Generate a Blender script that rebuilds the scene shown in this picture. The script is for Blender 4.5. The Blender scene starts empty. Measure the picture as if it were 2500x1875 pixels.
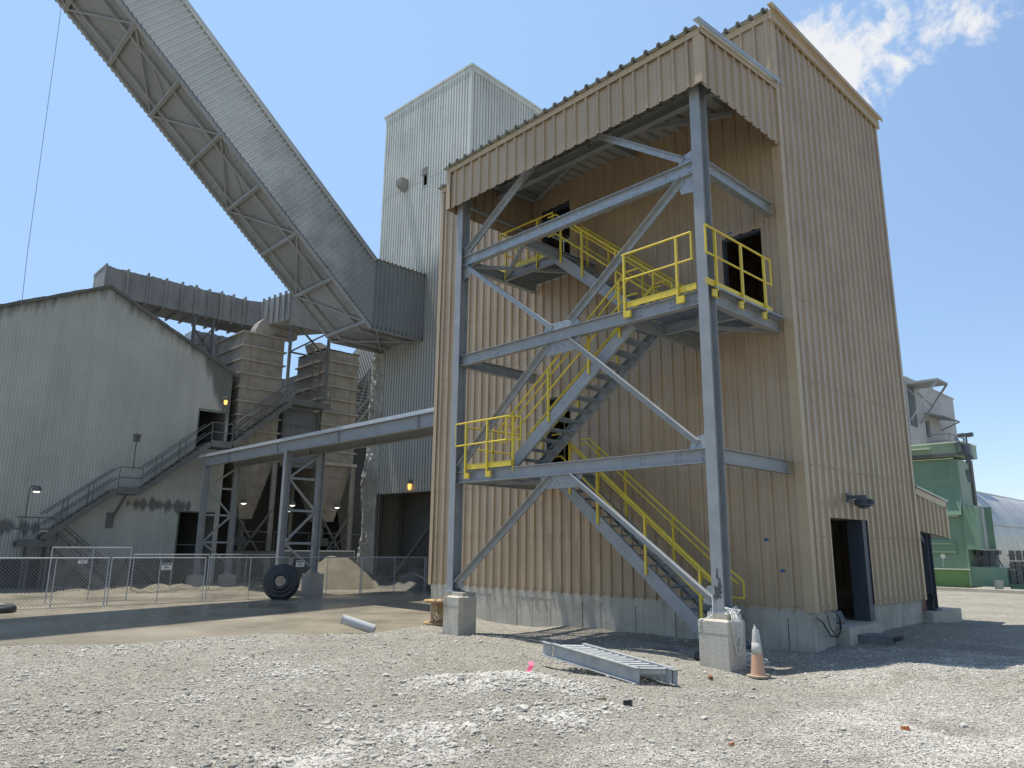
import bpy, math, random
import numpy as np
from mathutils import Vector, Matrix
random.seed(7)
rng = np.random.default_rng(11)
scene = bpy.context.scene
col = scene.collection

# ------------------------------------------------------------------ camera
CAM = Vector((6.1261, -13.4014, 1.7067))
YAW, PITCH, ROLL, FPX = 0.8101, 0.2183, 0.0115, 1778.84
fw = Vector((-math.sin(YAW)*math.cos(PITCH), math.cos(YAW)*math.cos(PITCH), math.sin(PITCH)))
rt0 = Vector((math.cos(YAW), math.sin(YAW), 0)); up0 = rt0.cross(fw)
rt = rt0*math.cos(ROLL)+up0*math.sin(ROLL); up = -rt0*math.sin(ROLL)+up0*math.cos(ROLL)
cd = bpy.data.cameras.new('camera'); cam = bpy.data.objects.new('camera', cd); col.objects.link(cam)
M = Matrix((rt, up, -fw)).transposed().to_4x4(); M.translation = CAM
cam.matrix_world = M
cd.sensor_width = 36.0; cd.lens = 36.0*FPX/2500.0
cd.clip_start = 0.05; cd.clip_end = 3000
scene.camera = cam

# ------------------------------------------------------------------ light and sky
SUN_TO = Vector((-0.30, -0.092, 1.0)).normalized()
elev = math.asin(SUN_TO.z); azim = math.atan2(SUN_TO.x, SUN_TO.y)
sl = bpy.data.lights.new('sun', 'SUN'); sl.energy = 5.0; sl.angle = math.radians(0.5); sl.color = (1.0, 0.95, 0.87)
so = bpy.data.objects.new('sun', sl); col.objects.link(so)
so.rotation_euler = (-SUN_TO).to_track_quat('-Z', 'Y').to_euler(); so.location = (0, 0, 40)

world = bpy.data.worlds.new("World"); scene.world = world; world.use_nodes = True
wn = world.node_tree.nodes; wl = world.node_tree.links; wn.clear()
def wnode(t, **k):
    n = wn.new(t)
    for a, b in k.items(): setattr(n, a, b)
    return n
out = wnode('ShaderNodeOutputWorld'); bg = wnode('ShaderNodeBackground'); bg.inputs['Strength'].default_value = 0.138
sky = wnode('ShaderNodeTexSky', sky_type='NISHITA', sun_disc=False, sun_elevation=elev, sun_rotation=azim % (2*math.pi),
            altitude=100.0, air_density=1.0, dust_density=0.6, ozone_density=1.6)
tc = wnode('ShaderNodeTexCoord')
# fair-weather cloud bank: noise on the sky direction, gathered round two bearings
def dirv(x, y):
    d = fw + rt*((x-1250)/FPX) + up*((937.5-y)/FPX); return d.normalized()
nz = wnode('ShaderNodeTexNoise'); nz.inputs['Scale'].default_value = 13.0; nz.inputs['Detail'].default_value = 11.0; nz.inputs['Roughness'].default_value = 0.66
nz.inputs['Distortion'].default_value = 0.25
wl.new(tc.outputs['Generated'], nz.inputs['Vector'])
def blob(x, y, rad, amp):
    dt = wnode('ShaderNodeVectorMath', operation='DOT_PRODUCT'); wl.new(tc.outputs['Generated'], dt.inputs[0]); dt.inputs[1].default_value = dirv(x, y)
    mr = wnode('ShaderNodeMapRange', interpolation_type='SMOOTHSTEP'); wl.new(dt.outputs['Value'], mr.inputs['Value'])
    mr.inputs['From Min'].default_value = math.cos(rad); mr.inputs['From Max'].default_value = 1.0
    mr.inputs['To Min'].default_value = 0.0; mr.inputs['To Max'].default_value = amp
    return mr.outputs['Result']
acc = None
for (x, y, rad, amp) in [(2040, 140, .095, .40), (1985, 105, .065, .34), (2115, 175, .07, .34), (2100, 70, .055, .30), (2135, 5, .045, .26), (2150, 110, .05, .22), (2235, 72, .05, .28), (2300, 45, .055, .33), (2380, 12, .06, .34), (2450, -15, .05, .32), (2275, 100, .04, .22)]:
    b = blob(x, y, rad, amp)
    if acc is None: acc = b
    else:
        ad = wnode('ShaderNodeMath', operation='MAXIMUM'); wl.new(acc, ad.inputs[0]); wl.new(b, ad.inputs[1]); acc = ad.outputs[0]
sm = wnode('ShaderNodeMath', operation='ADD'); wl.new(nz.outputs['Fac'], sm.inputs[0]); wl.new(acc, sm.inputs[1])
cr = wnode('ShaderNodeMapRange', interpolation_type='SMOOTHSTEP'); wl.new(sm.outputs[0], cr.inputs['Value'])
cr.inputs['From Min'].default_value = 0.71; cr.inputs['From Max'].default_value = 0.88
cl = wnode('ShaderNodeMix', data_type='RGBA'); # pale summer haze, thicker toward the sun
hd = wnode('ShaderNodeVectorMath', operation='DOT_PRODUCT'); wl.new(tc.outputs['Generated'], hd.inputs[0]); hd.inputs[1].default_value = Vector((-.97, -.1, .55)).normalized()
hm_ = wnode('ShaderNodeMapRange', interpolation_type='SMOOTHSTEP'); wl.new(hd.outputs['Value'], hm_.inputs['Value'])
hm_.inputs['From Min'].default_value = -.35; hm_.inputs['From Max'].default_value = 1.0; hm_.inputs['To Min'].default_value = .0; hm_.inputs['To Max'].default_value = .85
hx = wnode('ShaderNodeMix', data_type='RGBA'); wl.new(hm_.outputs['Result'], hx.inputs['Factor']); wl.new(sky.outputs['Color'], hx.inputs['A']); hx.inputs['B'].default_value = (2.4, 3.8, 5.9, 1)
wl.new(cr.outputs['Result'], cl.inputs['Factor']); wl.new(hx.outputs['Result'], cl.inputs['A'])
cl.inputs['B'].default_value = (4.9, 5.0, 5.2, 1)
wl.new(cl.outputs['Result'], bg.inputs['Color']); wl.new(bg.outputs['Background'], out.inputs['Surface'])

scene.view_settings.view_transform = 'Standard'; scene.view_settings.look = 'None'
scene.view_settings.gamma = 1.0; scene.view_settings.use_curve_mapping = False
scene.view_settings.exposure = 0.35

# ------------------------------------------------------------------ materials
MATS = {}
def mat(name, c1, c2=None, scale=2.0, rough=0.6, metal=0.0, bump=0.0, bscale=40.0, streak=None, c3=None, speck=None, spec=0.5, lo=.35, hi=.65):
    """Principled surface whose colour wanders between c1 and c2 (noise in world space), optional vertical
    streaks of colour c3 and fine specks, optional fine bump."""
    if name in MATS: return MATS[name]
    m = bpy.data.materials.new(name); m.use_nodes = True; nt = m.node_tree; N = nt.nodes; L = nt.links
    b = N['Principled BSDF']; b.inputs['Roughness'].default_value = rough; b.inputs['Metallic'].default_value = metal
    b.inputs['Specular IOR Level'].default_value = spec
    geo = N.new('ShaderNodeNewGeometry')
    colr = None
    if c2 is None: b.inputs['Base Color'].default_value = (*c1, 1)
    else:
        n = N.new('ShaderNodeTexNoise'); n.inputs['Scale'].default_value = scale; n.inputs['Detail'].default_value = 6; n.inputs['Roughness'].default_value = .6
        L.new(geo.outputs['Position'], n.inputs['Vector'])
        r = N.new('ShaderNodeMapRange'); r.inputs['From Min'].default_value = lo; r.inputs['From Max'].default_value = hi
        L.new(n.outputs['Fac'], r.inputs['Value'])
        x = N.new('ShaderNodeMix'); x.data_type = 'RGBA'; x.inputs['A'].default_value = (*c1, 1); x.inputs['B'].default_value = (*c2, 1)
        L.new(r.outputs['Result'], x.inputs['Factor']); colr = x.outputs['Result']
    if streak:
        sc, amt, col3 = streak
        mp = N.new('ShaderNodeMapping'); mp.inputs['Scale'].default_value = (1, 1, .06); L.new(geo.outputs['Position'], mp.inputs['Vector'])
        n = N.new('ShaderNodeTexNoise'); n.inputs['Scale'].default_value = sc; n.inputs['Detail'].default_value = 5
        L.new(mp.outputs['Vector'], n.inputs['Vector'])
        r = N.new('ShaderNodeMapRange'); r.inputs['From Min'].default_value = .48; r.inputs['From Max'].default_value = .75; r.inputs['To Max'].default_value = amt
        L.new(n.outputs['Fac'], r.inputs['Value'])
        x = N.new('ShaderNodeMix'); x.data_type = 'RGBA'; x.inputs['B'].default_value = (*col3, 1)
        if colr: L.new(colr, x.inputs['A'])
        else: x.inputs['A'].default_value = (*c1, 1)
        L.new(r.outputs['Result'], x.inputs['Factor']); colr = x.outputs['Result']
    if speck:
        sc, amt, col3 = speck
        n = N.new('ShaderNodeTexNoise'); n.inputs['Scale'].default_value = sc; n.inputs['Detail'].default_value = 3
        L.new(geo.outputs['Position'], n.inputs['Vector'])
        r = N.new('ShaderNodeMapRange'); r.inputs['From Min'].default_value = .62; r.inputs['From Max'].default_value = .72; r.inputs['To Max'].default_value = amt
        L.new(n.outputs['Fac'], r.inputs['Value'])
        x = N.new('ShaderNodeMix'); x.data_type = 'RGBA'; x.inputs['B'].default_value = (*col3, 1)
        if colr: L.new(colr, x.inputs['A'])
        else: x.inputs['A'].default_value = (*c1, 1)
        L.new(r.outputs['Result'], x.inputs['Factor']); colr = x.outputs['Result']
    if colr: L.new(colr, b.inputs['Base Color'])
    if bump:
        n = N.new('ShaderNodeTexNoise'); n.inputs['Scale'].default_value = bscale; n.inputs['Detail'].default_value = 4
        L.new(geo.outputs['Position'], n.inputs['Vector'])
        bp = N.new('ShaderNodeBump'); bp.inputs['Strength'].default_value = bump; bp.inputs['Distance'].default_value = .02
        L.new(n.outputs['Fac'], bp.inputs['Height']); L.new(bp.outputs['Normal'], b.inputs['Normal'])
    MATS[name] = m
    return m
def glow(name, c, s):
    m = bpy.data.materials.new(name); m.use_nodes = True; b = m.node_tree.nodes['Principled BSDF']
    b.inputs['Base Color'].default_value = (*c, 1); b.inputs['Emission Color'].default_value = (*c, 1); b.inputs['Emission Strength'].default_value = s
    MATS[name] = m; return m

TAN = mat('tan_siding', (.42, .318, .205), (.35, .26, .166), .7, .30, 0, .12, 1.3, streak=(5.0, .35, (.30, .21, .125)))
TANTRIM = mat('tan_trim', (.45, .34, .21), (.40, .30, .185), 1.5, .42)
STEEL = mat('painted_steel', (.235, .25, .26), (.285, .298, .306), 3.0, .45, .0, .04, 60, speck=(18, .35, (.19, .2, .21)))
GALV = mat('galvanised_steel', (.36, .38, .39), (.27, .29, .305), 9.0, .42, .3, .03, 30)
GALV2 = mat('galvanised_bright', (.56, .58, .59), (.47, .49, .51), 5.0, .4, .25, .03, 30, speck=(14, .4, (.4, .4, .38)))
GALV3 = mat('galvanised_dull', (.40, .415, .41), (.31, .325, .325), 5.0, .5, .15, .03, 30, speck=(14, .4, (.28, .28, .26)))
GRATE = mat('grating', (.34, .36, .37), (.27, .29, .30), 6.0, .5, .3)
YEL = mat('yellow_paint', (.72, .545, .045), (.62, .455, .05), 5.0, .42, 0, .05, 50, speck=(16, .55, (.33, .25, .09)))
CONC = mat('concrete', (.50, .465, .39), (.36, .33, .27), 1.7, .85, 0, .25, 25, streak=(7.0, .6, (.24, .22, .18)), speck=(35, .5, (.2, .19, .17)))
CONC2 = mat('concrete_pale', (.54, .50, .415), (.43, .395, .325), 3.0, .85, 0, .25, 30, streak=(8.0, .3, (.28, .26, .22)), speck=(30, .5, (.24, .22, .2)))
ROOFM = mat('roof_sheet', (.42, .44, .42), (.34, .36, .34), 2.0, .4, .3)
OLD = mat('dusty_siding', (.245, .25, .235), (.20, .205, .19), .5, .75, 0, .1, 20, streak=(4.0, .4, (.16, .16, .145)))
OLDL = mat('grey_siding', (.43, .45, .43), (.36, .375, .355), .6, .55, .1, .05, 20, streak=(3.0, .5, (.27, .27, .245)))
DUST = mat('dust_crust', (.33, .32, .28), (.22, .215, .19), 1.2, .95, 0, .8, 14)
DARKOLD = mat('dark_wall', (.075, .075, .068), (.055, .055, .05), .7, .9, 0, .2, 10)  # near-black; carries the shade of the annex behind the hoppers
BAG = mat('baghouse_plate', (.34, .31, .26), (.24, .215, .18), 1.3, .8, 0, .2, 12, streak=(4.5, .6, (.21, .135, .08)))
BAGT = mat('baghouse_rib', (.42, .39, .335), (.32, .295, .25), 2.0, .85, 0, .2, 14)
DUCT = mat('duct_plate', (.27, .268, .255), (.20, .20, .192), 1.0, .75, .05, .1, 12, streak=(5, .6, (.36, .345, .31)))
DSTEEL = mat('dusty_steel', (.145, .147, .138), (.115, .117, .108), 2.0, .8)
GREEN = mat('green_paint', (.185, .30, .21), (.15, .25, .175), 1.0, .45, 0, .04, 20, streak=(3, .3, (.2, .33, .22)))
GREENL = mat('green_faded', (.27, .36, .235), (.22, .31, .2), 1.0, .5)
GREENG = mat('green_grey', (.24, .31, .25), (.19, .26, .2), 1.0, .55)
ALU = mat('aluminium_sheet', (.44, .415, .38), (.34, .32, .295), .6, .36, .2, .15, 2.2)
LGREY = mat('pale_cladding', (.52, .51, .49), (.45, .44, .42), .3, .6)
RUB = mat('rubber', (.018, .02, .024), (.03, .032, .035), 5.0, .5, 0, .1, 20)
BLACK = mat('black_cable', (.012, .012, .012), None, 1, .5)
WOOD = mat('wood', (.42, .28, .14), (.33, .2, .09), 5.0, .7, 0, .2, 30, streak=(14, .6, (.22, .12, .05)))
WOODG = mat('grey_wood', (.19, .185, .175), (.13, .125, .12), 4.0, .85, 0, .2, 30)
WHITE = mat('white_plastic', (.75, .75, .72), (.68, .68, .64), 6.0, .5)
CABLE = mat('white_cable', (.62, .62, .58), None, 1, .5)
DOORB = mat('dark_blue_steel', (.06, .075, .095), (.05, .062, .08), 2.0, .5)
LEAD = mat('lamp_housing', (.10, .115, .135), (.08, .095, .11), 5.0, .5)
LAMPON = glow('lamp_white', (1, .97, .9), 1.6)
LAMPOR = glow('lamp_orange', (1, .52, .12), 1.2)
LAMPBR = glow('lamp_amber', (.9, .5, .1), 1.0)

# ------------------------------------------------------------------ mesh helper
OFF = {}
def V3(a): return Vector(a)
class MB:
    def __init__(s): s.v = []; s.f = []
    def quad(s, a, b, c, d):
        i = len(s.v); s.v += [tuple(a), tuple(b), tuple(c), tuple(d)]; s.f.append((i, i+1, i+2, i+3)); return s
    def poly(s, pts):
        i = len(s.v); s.v += [tuple(p) for p in pts]; s.f.append(tuple(range(i, i+len(pts)))); return s
    def box(s, x0, x1, y0, y1, z0, z1):
        return s.hexa([(x0,y0,z0),(x1,y0,z0),(x1,y1,z0),(x0,y1,z0),(x0,y0,z1),(x1,y0,z1),(x1,y1,z1),(x0,y1,z1)])
    def hexa(s, p):
        i = len(s.v); s.v += [tuple(q) for q in p]
        s.f += [(i,i+3,i+2,i+1),(i+4,i+5,i+6,i+7),(i,i+1,i+5,i+4),(i+1,i+2,i+6,i+5),(i+2,i+3,i+7,i+6),(i+3,i,i+4,i+7)]; return s
    def bar(s, p, q, w, h, upv=(0,0,1), ou=0.0, os=0.0):
        """rectangular bar from p to q; h along upv, w sideways; ou/os shift it along up/side"""
        p = V3(p); q = V3(q); d = (q-p).normalized(); u = V3(upv); u = (u-d*u.dot(d))
        if u.length < 1e-4: u = V3((1,0,0)); u = u-d*u.dot(d)
        u.normalize(); sd = d.cross(u)
        c = u*ou+sd*os; a = sd*(w/2); b = u*(h/2)
        return s.hexa([p+c-a-b, p+c+a-b, q+c+a-b, q+c-a-b, p+c-a+b, p+c+a+b, q+c+a+b, q+c-a+b])
    def ibeam(s, p, q, d, w, tf=.014, tw=.01, upv=(0,0,1)):
        s.bar(p, q, w, tf, upv, d/2-tf/2); s.bar(p, q, w, tf, upv, -d/2+tf/2); s.bar(p, q, tw, d-2*tf, upv); return s
    def chan(s, p, q, d, w, side=1, tf=.012, tw=.01, upv=(0,0,1)):
        s.bar(p, q, tw, d, upv); o = side*(w/2+tw/2)
        s.bar(p, q, w, tf, upv, d/2-tf/2, o); s.bar(p, q, w, tf, upv, -d/2+tf/2, o); return s
    def ang(s, p, q, a, t=.01, upv=(0,0,1), side=1):
        s.bar(p, q, t, a, upv, 0, 0); s.bar(p, q, a, t, upv, a/2-t/2, side*(a/2+t/2)); return s
    def tube(s, pts, r, n=8, cap=True, closed=False):
        P = [V3(p) for p in pts]; rings = []; ref = None; m = len(P)
        for i, p in enumerate(P):
            if closed: t = (P[(i+1) % m]-P[i-1])
            else: t = (P[min(i+1, m-1)]-P[max(i-1, 0)])
            t.normalize()
            if ref is None:
                ref = V3((0,0,1)) if abs(t.z) < .9 else V3((1,0,0))
            u = ref-t*ref.dot(t)
            if u.length < 1e-5: u = t.orthogonal()
            u.normalize(); ref = u; w = t.cross(u)
            k = 1.0
            if 0 < i < m-1:
                d1 = (P[i]-P[i-1]).normalized(); d2 = (P[i+1]-P[i]).normalized(); c = max(.5, math.sqrt(max(0, (1+d1.dot(d2))/2))); k = 1/c
            rr = r[i] if isinstance(r, (list, tuple)) else r
            i0 = len(s.v)
            for j in range(n):
                a = 2*math.pi*j/n; s.v.append(tuple(p+(u*math.cos(a)+w*math.sin(a))*rr*(k if k < 1.3 else 1.3)))
            rings.append(i0)
        for a, b in list(zip(rings, rings[1:]))+([(rings[-1], rings[0])] if closed else []):
            for j in range(n): s.f.append((a+j, a+(j+1) % n, b+(j+1) % n, b+j))
        if cap and not closed:
            s.f.append(tuple(range(rings[0]+n-1, rings[0]-1, -1))); s.f.append(tuple(range(rings[-1], rings[-1]+n)))
        return s
    def lathe(s, c, prof, n=24, ax=(0,0,1)):
        ax = V3(ax).normalized(); u = ax.orthogonal().normalized(); w = ax.cross(u); c = V3(c); R = []
        for (r, h) in prof:
            i0 = len(s.v); R.append(i0)
            for j in range(n):
                a = 2*math.pi*j/n; s.v.append(tuple(c+ax*h+(u*math.cos(a)+w*math.sin(a))*r))
        for a, b in zip(R, R[1:]):
            for j in range(n): s.f.append((a+j, a+(j+1) % n, b+(j+1) % n, b+j))
        return s
    def prism(s, pts, d):
        """closed polygon extruded by vector d"""
        d = V3(d); i = len(s.v); n = len(pts); s.v += [tuple(p) for p in pts]; s.v += [tuple(V3(p)+d) for p in pts]
        s.f.append(tuple(range(i, i+n))); s.f.append(tuple(range(i+2*n-1, i+n-1, -1)))
        for k in range(n): s.f.append((i+k, i+n+k, i+n+(k+1) % n, i+(k+1) % n))
        return s
    def rib(s, O, u, n, prof, pitch, ua, ub, za, zb, up=(0,0,1), phase=0.0, out=0.0):
        """ribbed sheet: profile along u, straight along up between za(u) and zb(u)"""
        O = V3(O); u = V3(u); n = V3(n); upv = V3(up)
        fa = za if callable(za) else (lambda t: za); fb = zb if callable(zb) else (lambda t: zb)
        pts = []; k = math.floor((ua-phase)/pitch)-1
        while k*pitch+phase <= ub+pitch:
            for (a, d) in prof: pts.append((k*pitch+phase+a, d))
            k += 1
        res = []
        for (p0, d0), (p1, d1) in zip(pts, pts[1:]):
            if p1 <= ua or p0 >= ub: continue
            if not res:
                t = max(0, (ua-p0)/(p1-p0)) if p1 > p0 else 0; res.append((max(ua, p0), d0+(d1-d0)*t))
            if p1 > ub: t = (ub-p0)/(p1-p0); res.append((ub, d0+(d1-d0)*t))
            else: res.append((p1, d1))
        i0 = len(s.v)
        for (t, d) in res:
            b = O+u*t+n*(d+out); s.v.append(tuple(b+upv*fa(t))); s.v.append(tuple(b+upv*fb(t)))
        for k in range(len(res)-1):
            a = i0+2*k; s.f.append((a, a+2, a+3, a+1))
        return s
    def build(s, name, m, parent=None, smooth=False):
        off = OFF.get(parent.name, Vector((0,0,0))) if parent else Vector((0,0,0))
        me = bpy.data.meshes.new(name); me.from_pydata([(a-off.x, b-off.y, c-off.z) for a, b, c in s.v], [], s.f); me.update()
        if m: me.materials.append(m)
        if smooth:
            me.polygons.foreach_set('use_smooth', [True]*len(me.polygons))
        o = bpy.data.objects.new(name, me); col.objects.link(o)
        if parent: o.parent = parent
        OFF[o.name] = off.copy()
        return o
def tag(o, label=None, cat=None, group=None, kind=None):
    if label: o['label'] = label
    if cat: o['category'] = cat
    if group: o['group'] = group
    if kind: o['kind'] = kind
    return o
def thing(name, loc, label, cat, group=None):
    o = bpy.data.objects.new(name, None); col.objects.link(o); o.location = loc; o.empty_display_size = .2
    OFF[o.name] = Vector(loc); return tag(o, label, cat, group)
def copy_part(o, parent, dloc):
    c = o.copy(); col.objects.link(c); c.parent = parent; c.location = Vector(o.location)+Vector(dloc); OFF[c.name] = OFF[o.name].copy()
    for ch in list(o.children):
        d = ch.copy(); col.objects.link(d); d.parent = c
    return c
def copy_thing(root, loc, label=None, group=None):
    kids = list(root.children)
    r = root.copy(); col.objects.link(r); r.location = loc
    if label: r['label'] = label
    if group: r['group'] = group
    for ch in kids:
        c = ch.copy(); col.objects.link(c); c.parent = r
        for g in list(ch.children):
            d = g.copy(); col.objects.link(d); d.parent = c
    return r
# ------------------------------------------------------------------ ground heights (surveyed spots, smoothly joined)
CP=np.array([
(-.2,-2.8,-.12),(-6.6,-2.8,-.17),(-11.3,0,-.27),(-9.65,0,-.3),(-8,0,-.27),(-6.8,0,-.22),(-5.9,0,-.19),(-4.7,0,-.13),(-3.2,0,-.12),(-1.4,0,-.14),(-.1,0,-.05),
(0.2,1,0),(0.2,2.5,.05),(.2,5.7,.05),(.5,7.8,.0),(3.5,7.1,.18),(2.2,7.1,.1),(4.0,-1.9,.27),(2.3,-1.9,.19),(1.1,-1.9,.05),(.4,-2.9,-.2),(1.0,-3.6,-.15),
(6.1,-13.4,.12),(6,-9,.1),(9,-8,.25),(8,-4,.28),(6,-5,.15),(3,-5,.0),(2,-9,.0),(4,-11.,.05),(0,-7,-.05),(-3,-5,-.1),(-2,-9,-.05),(2,-14,.1),(-2,-13,0.02),(-6,-12,-.1),(-6,-6,-.12),(-4,-8,-.06),
(-9,-4,-.22),(-9,-9,-.2),(-9.2,-2,-.25),(-1,25,-.1),(-6,25,-.1),(5,25,-.1),(8,14,.0),(3,16,-.05),(8,4,.2),(14,0,.2),(14,-12,.2),(0,12,0.03),
(-20,-5,-.45),(-20,5,-.45),(-32,0,-.45),(-32,-10,-.45),(-20,-20,-.4),(-14,-9,-.45),(-14,0,-.45),(-14,-15,-.4),(-12,6,-.4),(-20,15,-.4)],float)
SH=np.array([(-20,-20),(-12.,-13.),(-9.9,-10.45),(-9.3,-8.7),(-9.5,-7.4),(-9.2,-6.2),(-8.5,-5.2),(-8.3,-4.3),(-8.2,-3.4),(-8.6,-2.2),(-9.6,-.8),(-12,1.5),(-14,6),(-16,30)],float)
def lattice(ix,iy):
    n=(ix*374761393+iy*668265263)&0x7fffffff
    n=((n^(n>>13))*1274126177)&0x7fffffff
    return ((n^(n>>16))&0xffff)/65535.
def vnoise(x,y):
    xi=np.floor(x).astype(np.int64); yi=np.floor(y).astype(np.int64); fx=x-xi; fy=y-yi
    fx=fx*fx*(3-2*fx); fy=fy*fy*(3-2*fy)
    a=lattice(xi,yi);b=lattice(xi+1,yi);c=lattice(xi,yi+1);d=lattice(xi+1,yi+1)
    return (a*(1-fx)+b*fx)*(1-fy)+(c*(1-fx)+d*fx)*fy-.5
def hbase(x,y):
    x=np.asarray(x,float);y=np.asarray(y,float)
    num=np.zeros_like(x);den=np.zeros_like(x)
    for cx,cy,cz in CP:
        w=1/((x-cx)**2+(y-cy)**2+.15)**1.6
        num+=w*cz;den+=w
    return num/den
def hgt(x,y):
    x=np.asarray(x,float);y=np.asarray(y,float)
    h=hbase(x,y)
    # shoreline: left of it the bed lies under the slurry
    xs=np.interp(y,SH[:,1],SH[:,0])+.5*vnoise(y*.9+7,x*0+3)
    t=np.clip((xs+.1-x)/.9,0,1); t=t*t*(3-2*t)
    lip=np.exp(-((x-xs-.45)/.5)**2)*(.05+.1*vnoise(y*.7,x*.7+40))
    h=np.where(x<-7.0,np.maximum(h,-.24),h)
    h=h+lip
    h=h*(1-t)+(-.5)*t
    # gravel mound
    for mx,my,r,a in MOUND: h=h+a*np.exp(-(((x-mx)**2+(y-my)**2)/r**2))
    near=np.clip(1-np.hypot(x-1,y+6)/40,0,1)*(1-t)
    h=h+near*(.10*vnoise(x*.5,y*.5)+.065*vnoise(x*1.3+9,y*1.3)+.022*vnoise(x*3.1,y*3.1+5)+.012*vnoise(x*7.3,y*7.3))
    return h
MOUND=[(-.6,-6.75,.75,.22),(-1.7,-6.9,.7,.09),(.1,-7.3,.8,.07),(-4.2,-7.9,1.3,.08),(3.2,-5.4,1.4,.07),(2.9,-2.3,.9,.04)]
# ------------------------------------------------------------------ ground, slurry, gravel
def fast_mesh(name, V, F, m, attrs=None, smooth=True):
    me = bpy.data.meshes.new(name); nv = len(V); nf, k = F.shape
    me.vertices.add(nv); me.vertices.foreach_set('co', np.ascontiguousarray(V, dtype=np.float32).ravel())
    me.loops.add(nf*k); me.loops.foreach_set('vertex_index', np.ascontiguousarray(F, dtype=np.int32).ravel())
    me.polygons.add(nf); me.polygons.foreach_set('loop_start', np.arange(0, nf*k, k, dtype=np.int32))
    me.polygons.foreach_set('loop_total', np.full(nf, k, dtype=np.int32))
    me.polygons.foreach_set('use_smooth', np.full(nf, smooth, dtype=bool))
    me.update(calc_edges=True)
    for an, a in (attrs or {}).items():
        at = me.attributes.new(an, 'FLOAT', 'POINT'); at.data.foreach_set('value', np.ascontiguousarray(a, dtype=np.float32))
    me.materials.append(m)
    o = bpy.data.objects.new(name, me); col.objects.link(o); OFF[o.name] = Vector((0,0,0)); return o
PATCH = [(-.6,-6.8,1.1,1.3),(-1.8,-6.9,.9,1.),(.2,-7.8,.9,1.2),(.2,-8.6,.8,.9),(-.8,-8.9,.8,.8),(-4.0,-8.0,1.3,.9),(-3.2,-9.2,1.0,.5),(.2,-9.8,.9,.6),(-8.6,-7.4,1.0,1.),(-8.4,-9.2,.9,.8),(-7.6,-5.2,.9,.7),
         (3.1,-5.9,1.1,1.1),(3.5,-3.9,1.3,1.2),(4.3,-6.0,1.3,1.2),(2.9,-2.4,1.0,1.1),(1.9,-2.7,.8,.8),(5.0,-4.4,1.2,1.1),(4.4,-2.0,1.4,1.),(2.1,-7.8,.7,.6),(-5.8,-5.5,1.2,.5),(5.5,-7.5,1.0,.8),(3.0,.6,2.0,.7),(3.6,3.4,2.4,.6),(-5.2,-3.6,1.2,.5),(-2.6,-3.6,1.2,.4)]
def clean(x, y):
    a = np.zeros_like(x)
    for px_, py_, r_, k_ in PATCH: a = np.maximum(a, k_*np.exp(-((x-px_)**2+(y-py_)**2)/(r_*r_)))
    a = a*.85+.8*vnoise(x*1.1+5, y*1.1)+.6*vnoise(x*2.9, y*2.9+8)+.5*vnoise(x*6.5, y*6.5+3)+.3*vnoise(x*15, y*15)
    return np.clip((a-.22)/.95, 0, 1)
def axis(lo, hi, step, far):
    a = [lo]; s = step
    while a[-1] > -far: s *= 1.25; a.append(a[-1]-s)
    b = [hi]; s = step
    while b[-1] < far: s *= 1.25; b.append(b[-1]+s)
    return np.array(a[::-1][:-1]+list(np.arange(lo, hi, step))+b)
gx = axis(-13, 8.5, .07, 900); gy = axis(-13.2, 4.0, .07, 900)
X, Y = np.meshgrid(gx, gy); Z = hgt(X.ravel(), Y.ravel()).reshape(X.shape)
nx, ny = len(gx), len(gy); idx = np.arange(nx*ny).reshape(ny, nx)
F = np.stack([idx[:-1,:-1], idx[:-1,1:], idx[1:,1:], idx[1:,:-1]], -1).reshape(-1, 4)

gm = bpy.data.materials.new('gravel_ground'); gm.use_nodes = True; N = gm.node_tree.nodes; L = gm.node_tree.links
b = N['Principled BSDF']; b.inputs['Roughness'].default_value = .95; b.inputs['Specular IOR Level'].default_value = .15
geo = N.new('ShaderNodeNewGeometry')
def gno(scale, detail=5, rough=.6):
    n = N.new('ShaderNodeTexNoise'); n.inputs['Scale'].default_value = scale; n.inputs['Detail'].default_value = detail; n.inputs['Roughness'].default_value = rough
    L.new(geo.outputs['Position'], n.inputs['Vector']); return n.outputs['Fac']
def gmr(v, a, c, lo=0, hi=1):
    r = N.new('ShaderNodeMapRange'); r.inputs['From Min'].default_value = a; r.inputs['From Max'].default_value = c; r.inputs['To Min'].default_value = lo; r.inputs['To Max'].default_value = hi
    L.new(v, r.inputs['Value']); return r.outputs['Result']
def gmix(f, a, c, bl='MIX'):
    x = N.new('ShaderNodeMix'); x.data_type = 'RGBA'; x.blend_type = bl
    if f is None: x.inputs['Factor'].default_value = 1
    else: L.new(f, x.inputs['Factor'])
    for s_, v in (('A', a), ('B', c)):
        if isinstance(v, tuple): x.inputs[s_].default_value = (*v, 1)
        else: L.new(v, x.inputs[s_])
    return x.outputs['Result']
at = N.new('ShaderNodeAttribute'); at.attribute_name = 'clean'
vo = N.new('ShaderNodeTexVoronoi'); vo.inputs['Scale'].default_value = 75; L.new(geo.outputs['Position'], vo.inputs['Vector'])
vo2 = N.new('ShaderNodeTexVoronoi'); vo2.inputs['Scale'].default_value = 28; L.new(geo.outputs['Position'], vo2.inputs['Vector'])
sepc = N.new('ShaderNodeSeparateColor'); L.new(vo.outputs['Color'], sepc.inputs['Color'])
sepc2 = N.new('ShaderNodeSeparateColor'); L.new(vo2.outputs['Color'], sepc2.inputs['Color'])
base = gmix(gmr(gno(.45, 6, .65), .38, .62), (.315, .297, .252), (.255, .237, .198))
base = gmix(gmr(gno(2.3, 6), .5, .72, 0, .6), base, (.235, .22, .19))
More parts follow.
